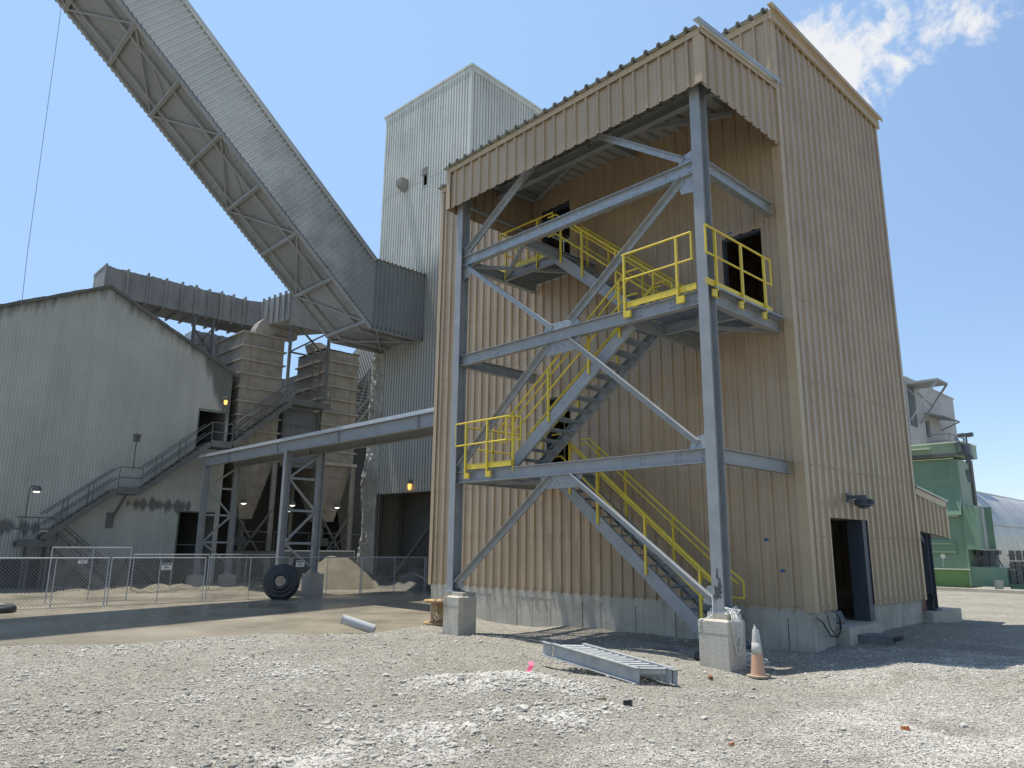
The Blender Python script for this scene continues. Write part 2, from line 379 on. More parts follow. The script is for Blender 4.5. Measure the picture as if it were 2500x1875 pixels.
base = gmix(gmr(gno(.8, 4), .55, .75, 0, .55), base, (.39, .375, .335))
base = gmix(at.outputs['Fac'], base, (.385, .365, .315))
peb = gmix(gmr(sepc.outputs['Red'], 0, 1, 0, 1), (.55, .55, .55), (1.45, 1.45, 1.43))
base = gmix(None, base, peb, 'MULTIPLY')
peb2 = gmix(gmr(sepc2.outputs['Green'], .2, 1, 0, 1), (.8, .8, .8), (1.18, 1.18, 1.17))
base = gmix(None, base, peb2, 'MULTIPLY')
L.new(base, b.inputs['Base Color'])
bp = N.new('ShaderNodeBump'); bp.inputs['Strength'].default_value = .9; bp.inputs['Distance'].default_value = .012; bp.invert = True
L.new(vo.outputs['Distance'], bp.inputs['Height'])
bp2 = N.new('ShaderNodeBump'); bp2.inputs['Strength'].default_value = .7; bp2.inputs['Distance'].default_value = .03
L.new(gno(22, 5), bp2.inputs['Height']); L.new(bp.outputs['Normal'], bp2.inputs['Normal']); L.new(bp2.outputs['Normal'], b.inputs['Normal'])
GV = np.stack([X.ravel(), Y.ravel(), Z.ravel()], 1)
ground = fast_mesh('ground', GV, F, gm, {'clean': clean(X.ravel(), Y.ravel())}); tag(ground, kind='structure')

# milky slurry lying over the low side of the yard
sm_ = bpy.data.materials.new('slurry'); sm_.use_nodes = True; N = sm_.node_tree.nodes; L = sm_.node_tree.links
b = N['Principled BSDF']; b.inputs['Roughness'].default_value = .22; b.inputs['Specular IOR Level'].default_value = .3
geo = N.new('ShaderNodeNewGeometry')
L.new(gmix(gmr(gno(.5, 6), .35, .65), (.268, .236, .178), (.22, .193, .145)), b.inputs['Base Color'])
L.new(gmr(gno(.35, 4), .4, .65, .16, .5), b.inputs['Roughness'])
mp = N.new('ShaderNodeMapping'); mp.inputs['Scale'].default_value = (1, .45, 1); mp.inputs['Rotation'].default_value = (0, 0, .6); L.new(geo.outputs['Position'], mp.inputs['Vector'])
n1 = N.new('ShaderNodeTexNoise'); n1.inputs['Scale'].default_value = 9; n1.inputs['Detail'].default_value = 4; L.new(mp.outputs['Vector'], n1.inputs['Vector'])
bp = N.new('ShaderNodeBump'); bp.inputs['Strength'].default_value = .25; bp.inputs['Distance'].default_value = .03; L.new(n1.outputs['Fac'], bp.inputs['Height'])
L.new(bp.outputs['Normal'], b.inputs['Normal'])
w = MB(); w.quad((-60, -60, -.3), (-7.2, -60, -.3), (-7.2, 40, -.3), (-60, 40, -.3))
tag(w.build('water', sm_), kind='structure')

# loose gravel stones
STM = bpy.data.materials.new('gravel_stone'); STM.use_nodes = True; N = STM.node_tree.nodes; L = STM.node_tree.links
b = N['Principled BSDF']; b.inputs['Roughness'].default_value = .9; b.inputs['Specular IOR Level'].default_value = .2
geo = N.new('ShaderNodeNewGeometry'); at = N.new('ShaderNodeAttribute'); at.attribute_name = 'tint'
ramp = N.new('ShaderNodeValToRGB'); L.new(at.outputs['Fac'], ramp.inputs['Fac'])
ramp.color_ramp.elements[0].color = (.17, .155, .13, 1); ramp.color_ramp.elements[1].color = (.52, .495, .435, 1)
e = ramp.color_ramp.elements.new(.35); e.color = (.345, .32, .27, 1); e = ramp.color_ramp.elements.new(.7); e.color = (.43, .405, .355, 1)
L.new(gmix(gmr(gno(60, 3), .4, .7, 0, .5), ramp.outputs['Color'], (.40, .385, .35)), b.inputs['Base Color'])
ico_v = np.array([(0,0,-1),(.724,-.526,-.447),(-.276,-.851,-.447),(-.894,0,-.447),(-.276,.851,-.447),(.724,.526,-.447),(.276,-.851,.447),(-.724,-.526,.447),(-.724,.526,.447),(.276,.851,.447),(.894,0,.447),(0,0,1)])
ico_f = np.array([(0,2,1),(1,5,0),(0,3,2),(0,4,3),(0,5,4),(1,10,5),(2,6,1),(3,7,2),(4,8,3),(5,9,4),(1,6,10),(2,7,6),(3,8,7),(4,9,8),(5,10,9),(6,11,10),(7,11,6),(8,11,7),(9,11,8),(10,11,9)])
oct_v = np.array([(1,0,0),(-1,0,0),(0,1,0),(0,-1,0),(0,0,1),(0,0,-1)], float)
oct_f = np.array([(0,2,4),(2,1,4),(1,3,4),(3,0,4),(2,0,5),(1,2,5),(3,1,5),(0,3,5)])
def stones(n, xy, size, tint, bv, bf, sink=.25):
    k = len(bv)
    P = bv[None]*(1+rng.uniform(-.32, .32, (n, k, 3)))
    P = P*np.stack([rng.uniform(.75, 1.3, n), rng.uniform(.6, 1.0, n), rng.uniform(.35, .75, n)], 1)[:, None]*size[:, None, None]
    a = rng.uniform(0, 2*np.pi, n); t = rng.normal(0, .35, n); ca, sa, ct, st = np.cos(a), np.sin(a), np.cos(t), np.sin(t)
    x, y, z = P[..., 0], P[..., 1], P[..., 2]
    y2 = y*ct[:, None]-z*st[:, None]; z2 = y*st[:, None]+z*ct[:, None]
    x3 = x*ca[:, None]-y2*sa[:, None]; y3 = x*sa[:, None]+y2*ca[:, None]
    h = hgt(xy[:, 0], xy[:, 1])
    V = np.stack([x3+xy[:, :1], y3+xy[:, 1:], z2+(h+size*sink)[:, None]], -1).reshape(-1, 3)
    Fc = (bf[None]+(np.arange(n)*k)[:, None, None]).reshape(-1, 3)
    return V, Fc, np.repeat(tint, k)
def scatter(n, near, farr, dens):
    """stones spread over the fan of ground in front of the photographer, thicker close by"""
    out_ = []
    tot = 0
    while tot < n:
        th = math.pi/2+YAW+rng.uniform(-.68, .68, n*3); r = np.exp(rng.uniform(np.log(near), np.log(farr), n*3))
        x = CAM.x+np.cos(th)*r; y = CAM.y+np.sin(th)*r
        ok = (hgt(x, y) > -.27) & ~((y > -.03) & (x < .05) & (x > -11.5)) & (rng.uniform(0, 1, n*3) < dens(x, y)) & (x > -11)
        ok &= ~((np.abs(x+.25) < .28) & (np.abs(y+2.75) < .28)) & ~((np.abs(x+6.65) < .28) & (np.abs(y+2.75) < .28))
        out_.append(np.stack([x[ok], y[ok]], 1)); tot += ok.sum()
    return np.concatenate(out_)[:n]
VV = []; FF = []; TT = []; base_i = 0
def push(t):
    global base_i
    VV.append(t[0]); FF.append(t[1]+base_i); TT.append(t[2]); base_i += len(t[0])
n = 46000; xy = scatter(n, 4.2, 17, lambda x, y: .03+.97*clean(x, y)**1.3)
sz = np.clip(rng.lognormal(-4.2, .42, n)*np.where(xy[:, 0] > 1.3, .52, 1.0), .007, .06); c_ = clean(xy[:, 0], xy[:, 1])
push(stones(n, xy, sz, np.clip(.45+.4*c_+rng.normal(0, .13, n), 0, 1), ico_v, ico_f))
n = 120000; xy = scatter(n, 4.2, 18, lambda x, y: .3+.7*clean(x, y))
sz = np.clip(rng.lognormal(-4.75, .38, n), .004, .025)
push(stones(n, xy, sz, np.clip(.32+.38*clean(xy[:, 0], xy[:, 1])+rng.normal(0, .2, n), 0, 1), oct_v, oct_f))
n = 90; xy = scatter(n, 4.5, 20, lambda x, y: x*0+.5)
push(stones(n, xy, np.clip(rng.lognormal(-3.6, .3, n), .02, .06), np.clip(rng.normal(.55, .25, n), 0, 1), ico_v, ico_f, .3))
gs = fast_mesh('gravel', np.concatenate(VV), np.concatenate(FF), STM, {'tint': np.concatenate(TT)}, smooth=False)
tag(gs, 'loose pale crushed stones strewn over the yard in the foreground', 'gravel', kind='stuff')
# ------------------------------------------------------------------ tan ribbed-metal building
R_TAN = [(0,0),(.062,0),(.070,.005),(.090,.005),(.098,0),(.155,0),(.163,.005),(.183,.005),(.191,0),(.218,0),(.240,.044),(.286,.044),(.305,0)]
L_, D_, H_, ZB = 11.30, 5.81, 13.0, .60
B = thing('tan_building', (-L_/2, D_/2, 0), 'tall tan ribbed-metal building on a concrete base behind the yellow-railed stairs', 'building')
SEAMS = [3.32, 6.66, 9.6]
SCREWS = [.68, 1.95, 3.27, 4.95, 6.61, 8.2, 9.8, 11.4, 12.8]
def face(name, O, u, n, length, holes, parent, top, zb=ZB, m=TAN, screws=True):
    mb = MB()
    cuts = sorted(set([0, length]+[h[0] for h in holes]+[h[1] for h in holes]))
    levels = [zb]+[s for s in SEAMS if zb < s < top]+[top]
    for a, b_ in zip(cuts, cuts[1:]):
        hs = sorted([(h[2], h[3]) for h in holes if h[0] < (a+b_)/2 < h[1]])
        spans = []; z = zb
        for h0, h1 in hs:
            if h0 > z: spans.append((z, h0))
            z = max(z, h1)
        if z < top: spans.append((z, top))
        for s0, s1 in spans:
            for i, (l0, l1) in enumerate(zip(levels, levels[1:])):
                z0, z1 = max(s0, l0), min(s1, l1)
                if z1-z0 > .01: mb.rib(O, u, n, R_TAN, .305, a, b_, z0-(.05 if (i > 0 and z0 == l0) else 0), z1, out=.004*i)
    nf0 = len(mb.f)
    if screws:
        sc = mb; O = V3(O); u = V3(u); n = V3(n)
        for z in SCREWS:
            if z > top: continue
            for k in range(int(length/.305)):
                for du, dd in ((.265, .044), (.04, 0)):
                    t = k*.305+du+random.uniform(-.008, .008)
                    if t > length or any(h[0]-.02 < t < h[1]+.02 and h[2]-.03 < z < h[3]+.03 for h in holes): continue
                    c = O+u*t+n*(dd+.012)+V3((0,0,z+random.uniform(-.012, .012)))
                    sc.bar(c-n*.012, c+n*.002, .026, .026)
    w_ = mb.build(name, m, parent)
    w_.data.materials.append(mat('screw_heads', (.30, .245, .175), None, 1, .5))
    for k in range(nf0, len(w_.data.polygons)): w_.data.polygons[k].material_index = 1
    return w_
FH = [(L_-6.64, L_-5.82, 3.38, 5.42), (L_-6.80, L_-5.80, 8.64, 10.68), (L_-1.42, L_-.52, 6.14, 8.20)]
wf = face('wall', (-L_, 0, 0), (1,0,0), (0,-1,0), L_, FH, B, H_)
wr = face('wall', (0, 0, 0), (0,1,0), (1,0,0), D_, [(.93, 2.82, 0, 2.31)], B, H_)
wb = face('wall', (0, D_, 0), (-1,0,0), (0,1,0), L_, [], B, H_, screws=False)
wl_ = face('wall', (-L_, D_, 0), (0,-1,0), (-1,0,0), D_, [], B, H_, screws=False)
# foundation wall with form-board joints, open at the right-hand doorway
fd = MB(); t = .25; e = -.013
xs = [-L_+.06]; 
while xs[-1] < -.7: xs.append(xs[-1]+random.choice([.98, .62, 1.02, .55, .97]))
xs[-1] = -.5; xs += [-.06]
for a, b_ in zip(xs, xs[1:]):
    fd.box(a+.010, b_-.010, e+random.uniform(0, .012), t, -.8, .455)
    for hx_ in (.18, .82):
        for hz_ in (.05, .30): c_ = V3((a+(b_-a)*hx_, e+.012, hz_)); fd.tube([c_, c_+V3((0, -.016, 0))], .011, 6)
fd.box(-L_+.05, -.05, e+.002, t, .455, .62)
fd.box(-L_+.06, -.06, e+.06, t-.01, -.8, .45)
fd.box(-.31, -.055, .25, 1.02, -.8, .46); fd.box(-.31, -.05, .25, 1.03, .455, .62)
yy = [2.62, 3.4, 4.3, 5.1, D_-.05]
for a, b_ in zip(yy, yy[1:]): fd.box(-.31, -.055+random.uniform(-.004, .003), a+.003, b_-.003, -.8, .46)
fd.box(-.31, -.05, 2.62, D_-.05, .455, .62)
fd.box(-L_+.05, -L_+.3, .26, D_-.05, -.8, .62); fd.box(-L_+.31, -.32, D_-.3, D_-.05, -.8, .62)
fd.build('foundation', CONC, B)
fl = MB(); fl.box(-L_+.31, -.32, .26, D_-.31, -.4, .28); fl.build('floor_slab', CONC, B)
# corner trims, base line, roof sheet and rake
tr = MB()
tr.box(-.15, .042, -.054, -.048, ZB-.015, 9.86); tr.box(.042, .048, -.048, .12, ZB-.015, 9.86); tr.box(.0, .048, -.03, .12, 9.865, H_-.02); tr.box(-.12, -.001, -.046, -.03, 11.05, H_-.02); tr.build('corner_trim', TANTRIM, B)
tr = MB(); tr.box(-L_-.042, -L_+.10, -.046, -.040, ZB-.015, H_-.05); tr.box(-L_-.047, -L_-.042, -.046, .2, ZB-.015, H_-.05); tr.build('corner_trim', TANTRIM, B)
tr = MB(); tr.box(.040, .046, D_-.10, D_+.046, ZB-.015, H_-.02); tr.box(-.1, .046, D_+.04, D_+.046, ZB-.015, H_-.02); tr.build('corner_trim', TANTRIM, B)
R_ROOF = [(0,0),(.20,0),(.222,.07),(.278,.07),(.30,0)]
rf = MB(); rf.rib((-L_-.12, -.16, 13.06), (1,0,0), (0,0,1), R_ROOF, .30, 0, L_+.16, 0, D_+.3, up=(0,1,0))
rf.rib((-L_-.12, -.16, 13.045), (1,0,0), (0,0,1), R_ROOF, .30, 0, L_+.16, 0, D_+.3, up=(0,1,0)); rf.build('roof', ROOFM, B)
rk = MB(); rk.box(.05, .10, -.14, D_+.12, 12.80, 13.02); rk.box(.046, .16, -.18, D_+.2, 13.115, 13.145); rk.box(.15, .17, -.18, D_+.2, 13.02, 13.115); rk.build('rake_trim', TANTRIM, B)
ft = MB(); ft.box(-L_, .04, -.06, -.048, 12.88, 13.04); ft.build('eave_trim', TANTRIM, B)
# door leaves and jambs in the openings
j = MB(); j.box(-.34, -.02, 2.60, 2.84, .29, 2.33); j.build('steel_jamb', DOORB, B)
j = MB(); j.box(-.60, -.04, .9, 2.9, 2.312, 2.36); j.build('door_header', TANTRIM, B)
for (x0, x1, z0, z1) in [(-6.64, -5.82, 3.38, 5.42), (-6.80, -5.80, 8.64, 10.68), (-1.42, -.52, 6.14, 8.20)]:
    d = MB(); d.box(x0, x0+.025, .02, .16, z0, z1); d.box(x1-.015, x1, .02, .16, z0, z1); d.box(x0+.025, x1-.015, .02, .16, z1-.04, z1); d.build('door_frame', DOORB, B)
# door sill step on the right side
st = MB(); st.box(-.31, .17, 1.04, 2.60, -.5, .275); st.build('door_step', CONC, B)
ck = thing('hose_coil', (-.7, 1.7, .28), 'coiled hose and dark sacks just inside the open right-hand doorway', 'hose')
q = MB()
for k in range(4): torus_pts = [(-.62+(.38-.02*k)*math.cos(t), 1.75+(.38-.02*k)*math.sin(t), .33+.05*k) for t in np.linspace(0, 2*math.pi, 24, endpoint=False)]; q.tube(torus_pts, .035, 6, closed=True)
q.build('hose', mat('grey_hose', (.13, .14, .15), None, 1, .6), ck)
q = MB(); q.lathe((-1.0, 1.9, .3), [(.2, 0), (.26, .12), (.22, .3), (.1, .42), (0, .44)], 10); q.build('sack', LEAD, ck)
# small lean-to roof hood on the far corner
LT = thing('lean_to', (-1.0, 6.9, .3), 'low tan lean-to hood on one blue-grey post at the far right corner', 'lean-to')
hm = MB()
hm.rib((0, D_+.08, 0), (0,1,0), (1,0,0), R_TAN, .305, 0, 2.1, lambda t_: 2.16-.06*t_, lambda t_: 3.02-.115*t_)
hm.rib((0, 7.99, 0), (-1,0,0), (0,1,0), R_TAN, .305, 0, 2.2, 2.03, 2.8); hm.build('wall', TAN, LT)
hb = MB(); hb.bar((.045, D_+.06, 3.1), (.045, 8.04, 2.86), .012, .15); hb.bar((.045, 8.03, 2.0), (.045, 8.03, 2.84), .012, .12, (0,1,0)); hb.build('eave_trim', TANTRIM, LT)
hr = MB(); hr.hexa([(-2.2, D_+.05, 3.19),(.09, D_+.05, 3.19),(.09, 8.1, 2.95),(-2.2, 8.1, 2.95),(-2.2, D_+.05, 3.23),(.09, D_+.05, 3.23),(.09, 8.1, 2.99),(-2.2, 8.1, 2.99)]); hr.build('roof', ROOFM, LT)
hp = MB(); hp.ibeam((-.14, 6.72, .33), (-.14, 6.72, 2.6), .3, .2, upv=(0,1,0)); hp.box(-.3, .02, 6.5, 6.94, .30, .335); hp.build('post', DOORB, LT)
hp = MB(); hp.ibeam((-.14, D_+.1, 2.26), (-.14, 7.9, 2.16), .25, .18); hp.bar((-.14, 6.2, 2.15), (-.14, 6.6, 1.85), .1, .1); hp.build('beam', DOORB, LT)
hs = MB(); hs.box(-2.3, .14, D_+.02, 7.95, -.5, .30); hs.build('floor_slab', CONC, LT)
# outbound welder box and hose on the lean-to slab
wd = thing('welder_box', (-.35, 6.05, .3), 'small dark red machine box on the lean-to slab beside the blue-grey post', 'machine')
q = MB(); q.box(-.5, -.12, D_+.1, 6.30, .305, .80); q.build('case', mat('dark_red', (.11, .025, .02), (.08, .02, .015), 4, .5), wd)
q = MB(); q.tube([(-.1, 6.3, .7), (-.05, 6.42, .74), (-.02, 6.52, .6), (-.05, 6.48, .42), (0, 6.4, .33)], .018, 6); q.build('hose', BLACK, wd)
# wall light over the right doorway
wlm = thing('wall_light', (.04, 1.85, 2.68), 'grey finned floodlight on an arm above the open right-hand doorway', 'light')
q = MB(); q.box(.04, .07, 1.74, 1.92, 2.64, 2.82); q.bar((.07, 1.83, 2.74), (.40, 1.86, 2.74), .08, .07); q.build('arm', LEAD, wlm)
q = MB(); q.lathe((.33, 1.87, 2.56), [(0, .15), (.10, .15), (.15, .13), (.15, .05), (.17, .04), (.17, .01), (.09, -.02), (.08, -.05), (0, -.05)], 24)
for k in range(28):
    a = 2*math.pi*k/28; q.bar((.33+.14*math.cos(a), 1.87+.14*math.sin(a), 2.635), (.33+.185*math.cos(a), 1.87+.185*math.sin(a), 2.635), .008, .10)
q.build('lamp_head', LEAD, wlm)
# blue tape marks on the siding
BLUE = mat('blue_tape', (.03, .11, .26), (.025, .09, .22), 8, .5)
def tape(x, z, w_, h_, lab):
    q = MB(); q.hexa([(x-w_/2, -.012, z),(x+w_/2, -.012, z),(x+w_/2, -.008, z),(x-w_/2, -.008, z),(x-w_*.3, -.012, z+h_),(x+w_*.32, -.012, z+h_),(x+w_*.32, -.008, z+h_),(x-w_*.3, -.008, z+h_)])
    tag(q.build('blue_tape', BLUE), lab, 'tape', 'blue tape marks on the tan wall')
tape(-.83, 1.85, .11, .055, 'upper of two blue tape marks low on the tan wall near the right corner')
tape(-.54, 1.28, .11, .05, 'lower of two blue tape marks low on the tan wall near the right corner')
tape(-1.20, 8.28, .13, .045, 'blue tape strip above the high open doorway beside the yellow railing')
# loose black cables hanging at the base corner
q = MB()
q.tube([(.02, .05, .5), (.04, .25, .40), (.05, .5, .16), (.05, .8, .12), (.04, .95, .2), (.03, 1.0, .45)], .012, 6)
q.tube([(.02, .55, .62), (.06, .72, .58), (.07, .9, .45), (.05, .98, .25)], .010, 6)
q.tube([(.03, .45, .52), (.06, .5, .3), (.08, .62, .18), (.05, .75, .14)], .009, 6)
tag(q.build('cable', BLACK), 'thin black cables looping down the concrete base beside the right doorway', 'cable')
# ------------------------------------------------------------------ steel stair frame in front of the tan building
XR, XL, YC = -.27, -6.985, -2.65
Z1, Z2, Z3, BD = 3.34, 6.11, 8.61, .25
SF = thing('stair_tower', ((XR+XL)/2, YC, .6), 'grey steel frame of two tall columns, beams and diagonal braces carrying the stairs and canopy', 'steel frame')
for x in (XR, XL):
    q = MB(); q.ibeam((x, YC, .72), (x, YC, 10.82), .25, .20, .016, .012, upv=(0,1,0)); c_ = q.build('column', STEEL, SF)
    q = MB(); q.box(x-.17, x+.17, YC-.17, YC+.17, .695, .72)
    for sx in (-.12, .12):
        for sy in (-.145, .145): q.tube([(x+sx, YC+sy, .715), (x+sx, YC+sy, .78)], .012, 6)
    q.build('base_plate', GALV, c_)
def rowbolts(mb, x, y, z, ny=2, nx=2, dx=.08, dz=.08, n=(0,-1,0)):
    for i in range(nx):
        for k in range(ny):
            c = V3((x+i*dx*abs(n[1]), y+i*dx*abs(n[0]), z+k*dz)); nn = V3(n); mb.tube([c, c+nn*.016], .016, 6)
for z, m_ in ((Z1, STEEL), (Z2, STEEL), (Z3, GALV)):
    q = MB(); q.ibeam((XL+.012, YC, z-BD/2), (XR-.012, YC, z-BD/2), BD, .15, .014, .010); 
    for x in (XL+.16, XL+.62, XL+1.25, XR-.24, XR-.75, XR-1.5): rowbolts(q, x, YC-.006, z-BD/2-.045, 2, 2, .085, .09)
    q.build('beam', m_, SF)
    for x in (XR, XL):
        q = MB(); q.ibeam((x, YC+.13, z-BD/2), (x, -.06, z-BD/2), BD, .15, .014, .010); q.build('beam', m_ if x == XR else STEEL, SF)
q = MB(); q.ibeam((XL, YC, 10.68), (XR, YC, 10.68), .25, .15); q.build('beam', STEEL, SF)
# rafters, purlin and roof bracing under the canopy
for x in (XL+.02, -3.62, -.98):
    q = MB(); zf = lambda y: 11.13+.085*y
    if x > -1.5: q.bar((x, -.05, 11.04), (-3.3, -1.45, 10.90), .09, .09); q.build('roof_brace', STEEL, SF); continue
    q.ibeam((x, -2.55, zf(-2.55)), (x, -.04, zf(-.04)), .20, .13); q.build('rafter', STEEL, SF)
q = MB(); q.ibeam((XL-.1, -1.40, 10.83), (-.06, -1.40, 10.83), .24, .16); q.build('purlin', STEEL, SF)
q = MB(); q.bar((-6.8, -.2, 11.02), (-3.9, -1.45, 10.90), .08, .08); q.build('roof_brace', STEEL, SF)
# braces in the front plane (inverted V, V, inverted V, inverted V)
def brace(p, q_, m_=STEEL, a=.105):
    P, Q = V3((p[0], YC, p[1])), V3((q_[0], YC, q_[1])); d_ = (Q-P).normalized(); u_ = V3((0,0,1)); u_ = (u_-d_*u_.dot(d_)).normalized(); sg = 1 if d_.cross(u_).y < 0 else -1
    mb = MB(); mb.bar(P, Q, .012, a, (0,0,1), 0, sg*.014); mb.bar(P, Q, a, .012, (0,0,1), a/2+.006, sg*(a/2+.008))
    mb.bar(P, Q, .012, a, (0,0,1), 0, -sg*.014); mb.build('brace', m_, SF)
brace((XL+.15, .86), (-3.98, Z1-BD-.06)); brace((XR-.18, .90), (-3.45, Z1-BD-.04))
brace((XL+.13, Z1+.10), (-4.02, Z2-BD-.05)); brace((XR-.30, Z1+.09), (-3.46, Z2-BD-.04))
brace((XL+.22, Z3-BD-.05), (-3.95, Z2+.07), GALV); brace((XR-.36, Z3-BD-.03), (-3.42, Z2+.09), GALV)
brace((XL+.21, Z3+.10), (-3.78, 10.62), GALV); brace((XR-.36, Z3+.10), (-3.42, 10.62), GALV)
def gusset(pts, m_=STEEL):
    q = MB(); q.prism([(x, YC-.006, z) for x, z in pts], (0, .012, 0)); cx_ = sum(x for x, z in pts)/len(pts); cz1 = sum(z for x, z in pts)/len(pts)
    for dx_, dz_ in ((-.1, .02), (-.03, -.03), (.06, .03), (.12, -.02)): q.tube([(cx_+dx_, YC-.004, cz1+dz_), (cx_+dx_, YC-.022, cz1+dz_)], .013, 6)
    q.build('gusset_plate', m_, SF)
gusset([(-4.25, Z2+.001), (-3.15, Z2+.001), (-3.3, Z2+.17), (-4.1, Z2+.17)], GALV)
for z in (Z1, Z2): gusset([(-4.30, z-BD-.001), (-3.15, z-BD-.001), (-3.32, z-BD-.26), (-4.16, z-BD-.26)])
for z in (Z1, Z3):
    gusset([(XL+.02, z+.001), (XL+.36, z+.001), (XL+.3, z+.20), (XL+.02, z+.26)], GALV); gusset([(XR-.50, z+.001), (XR-.02, z+.001), (XR-.02, z+.28), (XR-.36, z+.20)], GALV)
gusset([(XL+.02, Z3-BD-.001), (XL+.40, Z3-BD-.001), (XL+.30, Z3-BD-.28), (XL+.02, Z3-BD-.32)]); gusset([(XR-.54, Z3-BD-.001), (XR-.02, Z3-BD-.001), (XR-.02, Z3-BD-.36), (XR-.42, Z3-BD-.30)], GALV)
gusset([(XL+.02, .73), (XL+.34, .80), (XL+.26, 1.02), (XL+.02, 1.06)]); gusset([(XR-.34, .84), (XR-.02, .76), (XR-.02, 1.14), (XR-.26, 1.10)], GALV)
# scorched patch low on the near column
q = MB()
for (cx_, cz__, rx_, rz_) in ((XR+.02, 1.02, .055, .10), (XR-.03, .96, .035, .07), (XR+.05, 1.12, .03, .12), (XR+.01, 1.30, .022, .10), (XR-.02, 1.08, .03, .05)):
    q.poly([(cx_+rx_*math.cos(t)*(1+random.uniform(-.35, .25)), YC-.1262-.0004*random.random(), cz__+rz_*math.sin(t)*(1+random.uniform(-.3, .3))) for t in np.linspace(0, 2*math.pi, 18, endpoint=False)])
q.build('scorch_mark', mat('scorch', (.03, .03, .03), (.12, .13, .14), 14, .7), SF)

# concrete piers
def pier(x, lab):
    t = thing('concrete_pier', (x, -2.75, 0), lab, 'pier', 'concrete piers under the stair frame')
    q = MB(); y0, y1, x0, x1 = -3.0, -2.49, x-.255, x+.255; c = .012
    q.hexa([(x0, y0, -.7),(x1, y0, -.7),(x1, y1, -.7),(x0, y1, -.7),(x0, y0, .42),(x1, y0, .42),(x1, y1, .42),(x0, y1, .42)])
    q.hexa([(x0-.004, y0-.004, .422),(x1+.004, y0-.004, .422),(x1+.004, y1+.004, .422),(x0-.004, y1+.004, .422),(x0-.004, y0-.004, .60),(x1+.004, y0-.004, .60),(x1+.004, y1+.004, .60),(x0-.004, y1+.004, .60)])
    q.hexa([(x0, y0, .60),(x1, y0, .60),(x1, y1, .60),(x0, y1, .60),(x0+.02, y0+.02, .62),(x1-.02, y0+.02, .62),(x1-.02, y1-.02, .62),(x0+.02, y1-.02, .62)])
    q.build('shaft', CONC2, t)
    q = MB(); q.box(x-.19, x+.19, YC-.19, YC+.19, .615, .695); q.build('grout_pad', CONC, t)
pier(-.245, 'concrete pier with white cable hanging over it, under the near right column')
pier(-6.86+.22, 'concrete pier with thin wire loops, under the far left column')

# ------------------------------------------------------------------ canopy
CN = thing('canopy', (-3.6, -1.5, 9.9), 'tan ribbed canopy with a corrugated roof over the stair bay', 'canopy')
x0, x1, yf = -7.22, 0.0, -2.95
q = MB(); q.rib((x0, yf, 0), (1,0,0), (0,-1,0), R_TAN, .305, 0, x1-x0, 9.90, 10.98); q.build('fascia', TAN, CN)
q = MB(); q.rib((0, yf, 0), (0,1,0), (1,0,0), R_TAN, .305, 0, -yf, lambda t: 9.88-.004*t, lambda t: 11.0+.085*t); q.build('fascia', TAN, CN)
q = MB(); q.rib((x0, 0, 0), (0,-1,0), (-1,0,0), R_TAN, .305, 0, -yf, 9.86, lambda t: 11.25-.085*t); q.build('fascia', TAN, CN)
q = MB(); q.box(x0-.045, x1+.045, yf-.060, yf-.054, 10.86, 10.99); q.bar((.056, yf-.05, 10.97), (.056, -.06, 11.22), .006, .13); q.bar((x0-.056, yf-.05, 10.97), (x0-.056, 0, 11.21), .006, .13); q.build('eave_trim', TANTRIM, CN)
q = MB(); q.box(-.10, .046, yf-.053, yf-.047, 9.89, 10.86); q.box(.046, .052, yf-.053, yf+.10, 9.885, 10.86); q.build('corner_trim', TANTRIM, CN); q = MB(); q.box(x0-.054, x0-.048, yf-.053, yf+.1, 9.885, 10.86); q.box(x0-.048, x0+.09, yf-.053, yf-.047, 9.89, 10.86); q.build('corner_trim', TANTRIM, CN)
q = MB(); sl = V3((0, 1, .085)).normalized()
for o_ in (0, -.012): q.rib((x0-.12, yf-.14, 11.01+o_), (1,0,0), (0,0,1), R_ROOF, .30, 0, x1-x0+.14, 0, 3.08/sl.y*1.0, up=tuple(sl))
q.build('roof', ROOFM, CN)
q = MB(); q.bar((.06, yf-.17, 11.10), (.06, .03, 11.375), .12, .03); q.bar((.115, yf-.17, 11.05), (.115, .03, 11.325), .012, .08); q.build('rake_trim', ROOFM, CN)
q = MB(); q.box(x0+.045, x0+.14, yf+.06, -.05, 10.10, 10.16); q.box(x0+.05, -.06, yf+.05, yf+.12, 10.13, 10.19); q.build('girt', STEEL, CN)

